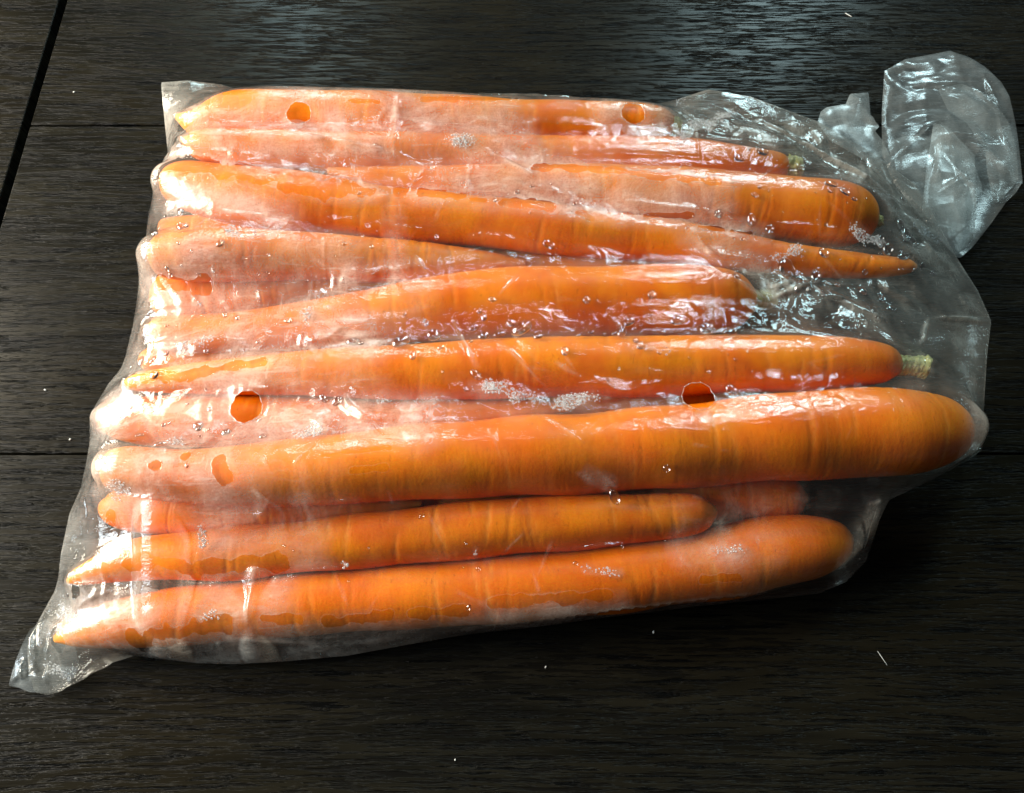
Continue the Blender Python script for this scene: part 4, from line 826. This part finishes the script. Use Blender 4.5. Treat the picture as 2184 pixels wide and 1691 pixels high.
def pillow(name, poly, height, seed, mat, amp, step=0.7, folds=(), lift=0.0, parent=bag, gather=None):
    """A puffed, crumpled double sheet of film inside an outline: upper and under layer in one mesh."""
    xs = [p[0] for p in poly]; ys = [p[1] for p in poly]
    nx, ny = int((max(xs) - min(xs) + 4) / step), int((max(ys) - min(ys) + 4) / step)
    Xp, Yp = np.meshgrid(min(xs) - 2 + np.arange(nx) * step, min(ys) - 2 + np.arange(ny) * step)
    sd, ze = poly_fields(Xp, Yp, poly)
    puff = np.clip(sd / 14, 0, 1) ** 0.6
    cr = crumple(Xp, Yp, seed, 0.25)
    Z = ze * (1 - puff) + puff * height + np.clip(sd / 4, 0, 1) * amp * cr
    if gather:                                # pleats that run out from the gathered twist
        gx, gy, pl = gather
        an = np.arctan2(Yp - gy, Xp - gx) + 0.25 * facet(Xp, Yp, 14, seed + 9, True)
        rr = np.hypot(Xp - gx, Yp - gy)
        saw = np.abs(((an * 1.75 + 0.3) % 1.0) - 0.5) * 2 + 0.5 * np.abs(((an * 4.1) % 1.0) - 0.5) * 2
        Z = Z + pl * (saw - 0.7) * np.clip(rr / 6, 0.1, 1) * np.exp(-rr / 30) * np.clip(sd / 5, 0, 1) + 3.0 * np.exp(-(rr / 7) ** 2)
    for x0, y0, x1, y1, a, w in folds:
        d, t = seg_dist(Xp, Yp, (x0, y0), (x1, y1))
        d = d + 0.7 * facet(Xp, Yp, 6, seed + 3, True)
        Z = Z + a * np.maximum(0, 1 - np.abs(d) / w) ** 1.2 * np.clip(4 * t, .1, 1) * np.clip(4 * (1 - t), .1, 1)
    Z = np.maximum(Z, 1.2 + lift)
    global GRID
    g, GRID = GRID, step
    a = sheet(name, Xp, Yp, Z, sd, poly, [], mat, {})
    Zl = np.minimum(np.maximum(0.7 + lift + np.maximum(ze - 0.7, 0) * np.exp(-np.maximum(sd, 0) / 6) + 0.5 * np.maximum(crumple(Xp, Yp, seed + 30), 0), 0.6 + lift), Z - 0.2)
    b = sheet(name, Xp, Yp, Zl, sd, poly, [], mat, {}, True)
    GRID = g
    bm = bmesh.new()
    bm.from_mesh(a); bm.from_mesh(b)
    for f in bm.faces:
        f.smooth = True
    bm.to_mesh(a); bm.free()
    bpy.data.meshes.remove(b)
    return link(bpy.data.objects.new(name, a), parent)

neck = pillow('bag_neck', NECK, 12.0, 60, MAT_FILM_NECK, 1.6, 0.6, NECK_FOLDS)
pillow('neck_fold', NECK_INNER, 6.0, 75, MAT_FILM_NECK, 1.6, 0.6, ())
pillow('neck_fold', NECK_STRIP, 8.0, 82, MAT_FILM_FLAP, 1.2, 0.6, ())
pillow('neck_fold', NECK_RIM, 9.5, 88, MAT_FILM_NECK, 2.2, 0.6, ())
flap = pillow('torn_flap', TORN_FLAP, 4.0, 90, MAT_FILM_FLAP, 1.4, 0.6, ())
corner = pillow('corner_fold', CORNER, 6.0, 120, MAT_FILM_NECK, 1.8, 0.45, CORNER_FOLDS)

# the disc punched out of a vent hole, still hanging from its rim
def hole_tab(x, y, r, ang):
    n = 9
    vs, fs = [], []
    for j in range(n):
        for i in range(n):
            a, b = (i / (n - 1) * 2 - 1), (j / (n - 1) * 2 - 1)
            s = math.sqrt(max(1 - b * b, 0))
            px, py = a * s * r, b * r
            gx, gy = x + px * math.cos(ang) - py * math.sin(ang), y + px * math.sin(ang) + py * math.cos(ang)
            jj, ii = int((gy - BY0) / GRID), int((gx - BX0) / GRID)
            vs.append((gx, gy, U[jj, ii] + 0.7 + 0.9 * (1 + a) * 0.5))
    for j in range(n - 1):
        for i in range(n - 1):
            q = j * n + i
            fs.append((q, q + 1, q + n + 1, q + n))
    me = mesh_from('hole_tab', np.array(vs) * MM, np.array(fs), MAT_FILM_NECK)
    return link(bpy.data.objects.new('hole_tab', me), bag)
for t in TABS:
    hole_tab(*t)

def hole_rim(x, y, r):
    """The slightly thickened, puckered lip round a punched hole."""
    n, m = 56, 6
    vs, fs = [], []
    for i in range(n):
        a = 2 * math.pi * i / n
        rr = r * (1 + 0.03 * math.sin(5 * a + x) + 0.02 * math.sin(11 * a)) + 0.05
        px, py = x + (rr + 0.5) * math.cos(a), y + (rr + 0.5) * math.sin(a)
        z = U[int(round((py - BY0) / GRID)), int(round((px - BX0) / GRID))] + 0.1
        t = 0.07 + 0.12 * math.sin(7 * a + y) ** 2
        for k in range(m):
            b = 2 * math.pi * k / m
            q = rr + t * math.cos(b)
            vs.append((x + q * math.cos(a), y + q * math.sin(a), z + t * math.sin(b)))
    for i in range(n):
        for k in range(m):
            fs.append((i * m + k, ((i + 1) % n) * m + k, ((i + 1) % n) * m + (k + 1) % m, i * m + (k + 1) % m))
    link(bpy.data.objects.new('hole_rim', mesh_from('hole_rim', np.array(vs) * MM, np.array(fs), MAT_RIM)), bag)
for h in HOLES:
    hole_rim(*h)

# ------------------------------------------------------------------ water: single drops, and the beady condensation between them
GY, GX = np.gradient(U, GRID)
def film_at(x, y):
    j, i = int(round((y - BY0) / GRID)), int(round((x - BX0) / GRID))
    j = min(max(j, 0), U.shape[0] - 1); i = min(max(i, 0), U.shape[1] - 1)
    return U[j, i], Vector((-GX[j, i], -GY[j, i], 1)).normalized(), SD[j, i]

def dome(seg, rings, flat):
    vs, fs = [(0, 0, flat)], []
    for k in range(1, rings + 1):
        a = k / rings * math.pi / 2
        for j in range(seg):
            b = 2 * math.pi * j / seg
            vs.append((math.sin(a) * math.cos(b), math.sin(a) * math.sin(b), flat * math.cos(a)))
    for j in range(seg):
        fs.append((0, 1 + j, 1 + (j + 1) % seg))
        for k in range(rings - 1):
            p, q = 1 + k * seg + j, 1 + k * seg + (j + 1) % seg
            fs.append((p, p + seg, q + seg)); fs.append((p, q + seg, q))
    o = 1 + (rings - 1) * seg
    for j in range(1, seg - 1):
        fs.append((o, o + j + 1, o + j))
    return np.array(vs), np.array(fs)
dv, df = dome(12, 4, 0.55)
DROP = mesh_from('water_droplet', dv * MM, df, MAT_WATER)
rng = random.Random(4)
drops = list(DROPS)
for cx, cy, sx, sy, n, r0, r1 in DROP_FIELDS:
    for k in range(n):
        drops.append((rng.gauss(cx, sx), rng.gauss(cy, sy), r0 + (r1 - r0) * rng.random() ** 2.2))
made = 0
for x, y, r in drops:
    z, nrm, sd = film_at(x, y)
    if sd < 1.5 or nrm.z < 0.35 or any(math.hypot(x - h[0], y - h[1]) < h[2] + r for h in HOLES):
        continue
    o = bpy.data.objects.new('water_droplet', DROP)
    e = rng.uniform(0.75, 1.35)
    rot = nrm.to_track_quat('Z', 'Y').to_matrix().to_4x4() @ Matrix.Rotation(rng.uniform(0, 6.28), 4, 'Z')
    o.matrix_world = Matrix.Translation(Vector((x, y, z + 0.05)) * MM) @ rot @ Matrix.Diagonal((1.5 * r * e, 1.5 * r / e, 1.5 * r, 1))
    link(o, bag)
    made += 1

bv, bf = dome(6, 2, 0.7)
vs, fs, cnt = [], [], 0
for x0, y0, x1, y1, r, dens in MIST:
    area = (math.hypot(x1 - x0, y1 - y0) + 2 * r) * 2 * r
    for k in range(int(area * dens)):
        t = rng.random(); a = rng.uniform(0, 6.283); q = r * math.sqrt(rng.random())
        x = x0 + (x1 - x0) * t + q * math.cos(a); y = y0 + (y1 - y0) * t + q * math.sin(a)
        if float(facet(np.array([x]), np.array([y]), 3.6, 51, True)[0]) + 0.75 < q / r:
            continue
        z, nrm, sd = film_at(x, y)
        if sd < 1 or any(math.hypot(x - h[0], y - h[1]) < h[2] + 0.4 for h in HOLES):
            continue
        s = 0.13 + 0.27 * rng.random() ** 2
        M = nrm.to_track_quat('Z', 'Y').to_matrix()
        w = np.array(M) * s
        vs.append(bv @ w.T + np.array((x, y, z + 0.03)))
        fs.append(bf + cnt)
        cnt += len(bv)
cond = bpy.data.objects.new('condensation', mesh_from('condensation', np.vstack(vs) * MM, np.vstack(fs), MAT_BEAD))
link(cond, bag, None, None, None, 'stuff')

# ------------------------------------------------------------------ crumbs on the table
for k, (label, x, y, a, sx, sy, sz) in enumerate(CRUMBS):
    bm = bmesh.new()
    bmesh.ops.create_icosphere(bm, subdivisions=2, radius=1.0)
    rr = random.Random(k)
    for v in bm.verts:
        v.co *= rr.uniform(0.75, 1.2)
        v.co = Vector((v.co.x * sx, v.co.y * sy, v.co.z * sz)) * MM
    o = bm_object('crumb' if sx < 4 * sy else 'fibre', bm, MAT_CRUMB)
    o.location = (x * MM, y * MM, sz * 0.8 * MM)
    o.rotation_euler = (0, 0, math.radians(a))
    link(o, None, label, 'crumb' if sx < 4 * sy else 'fibre')
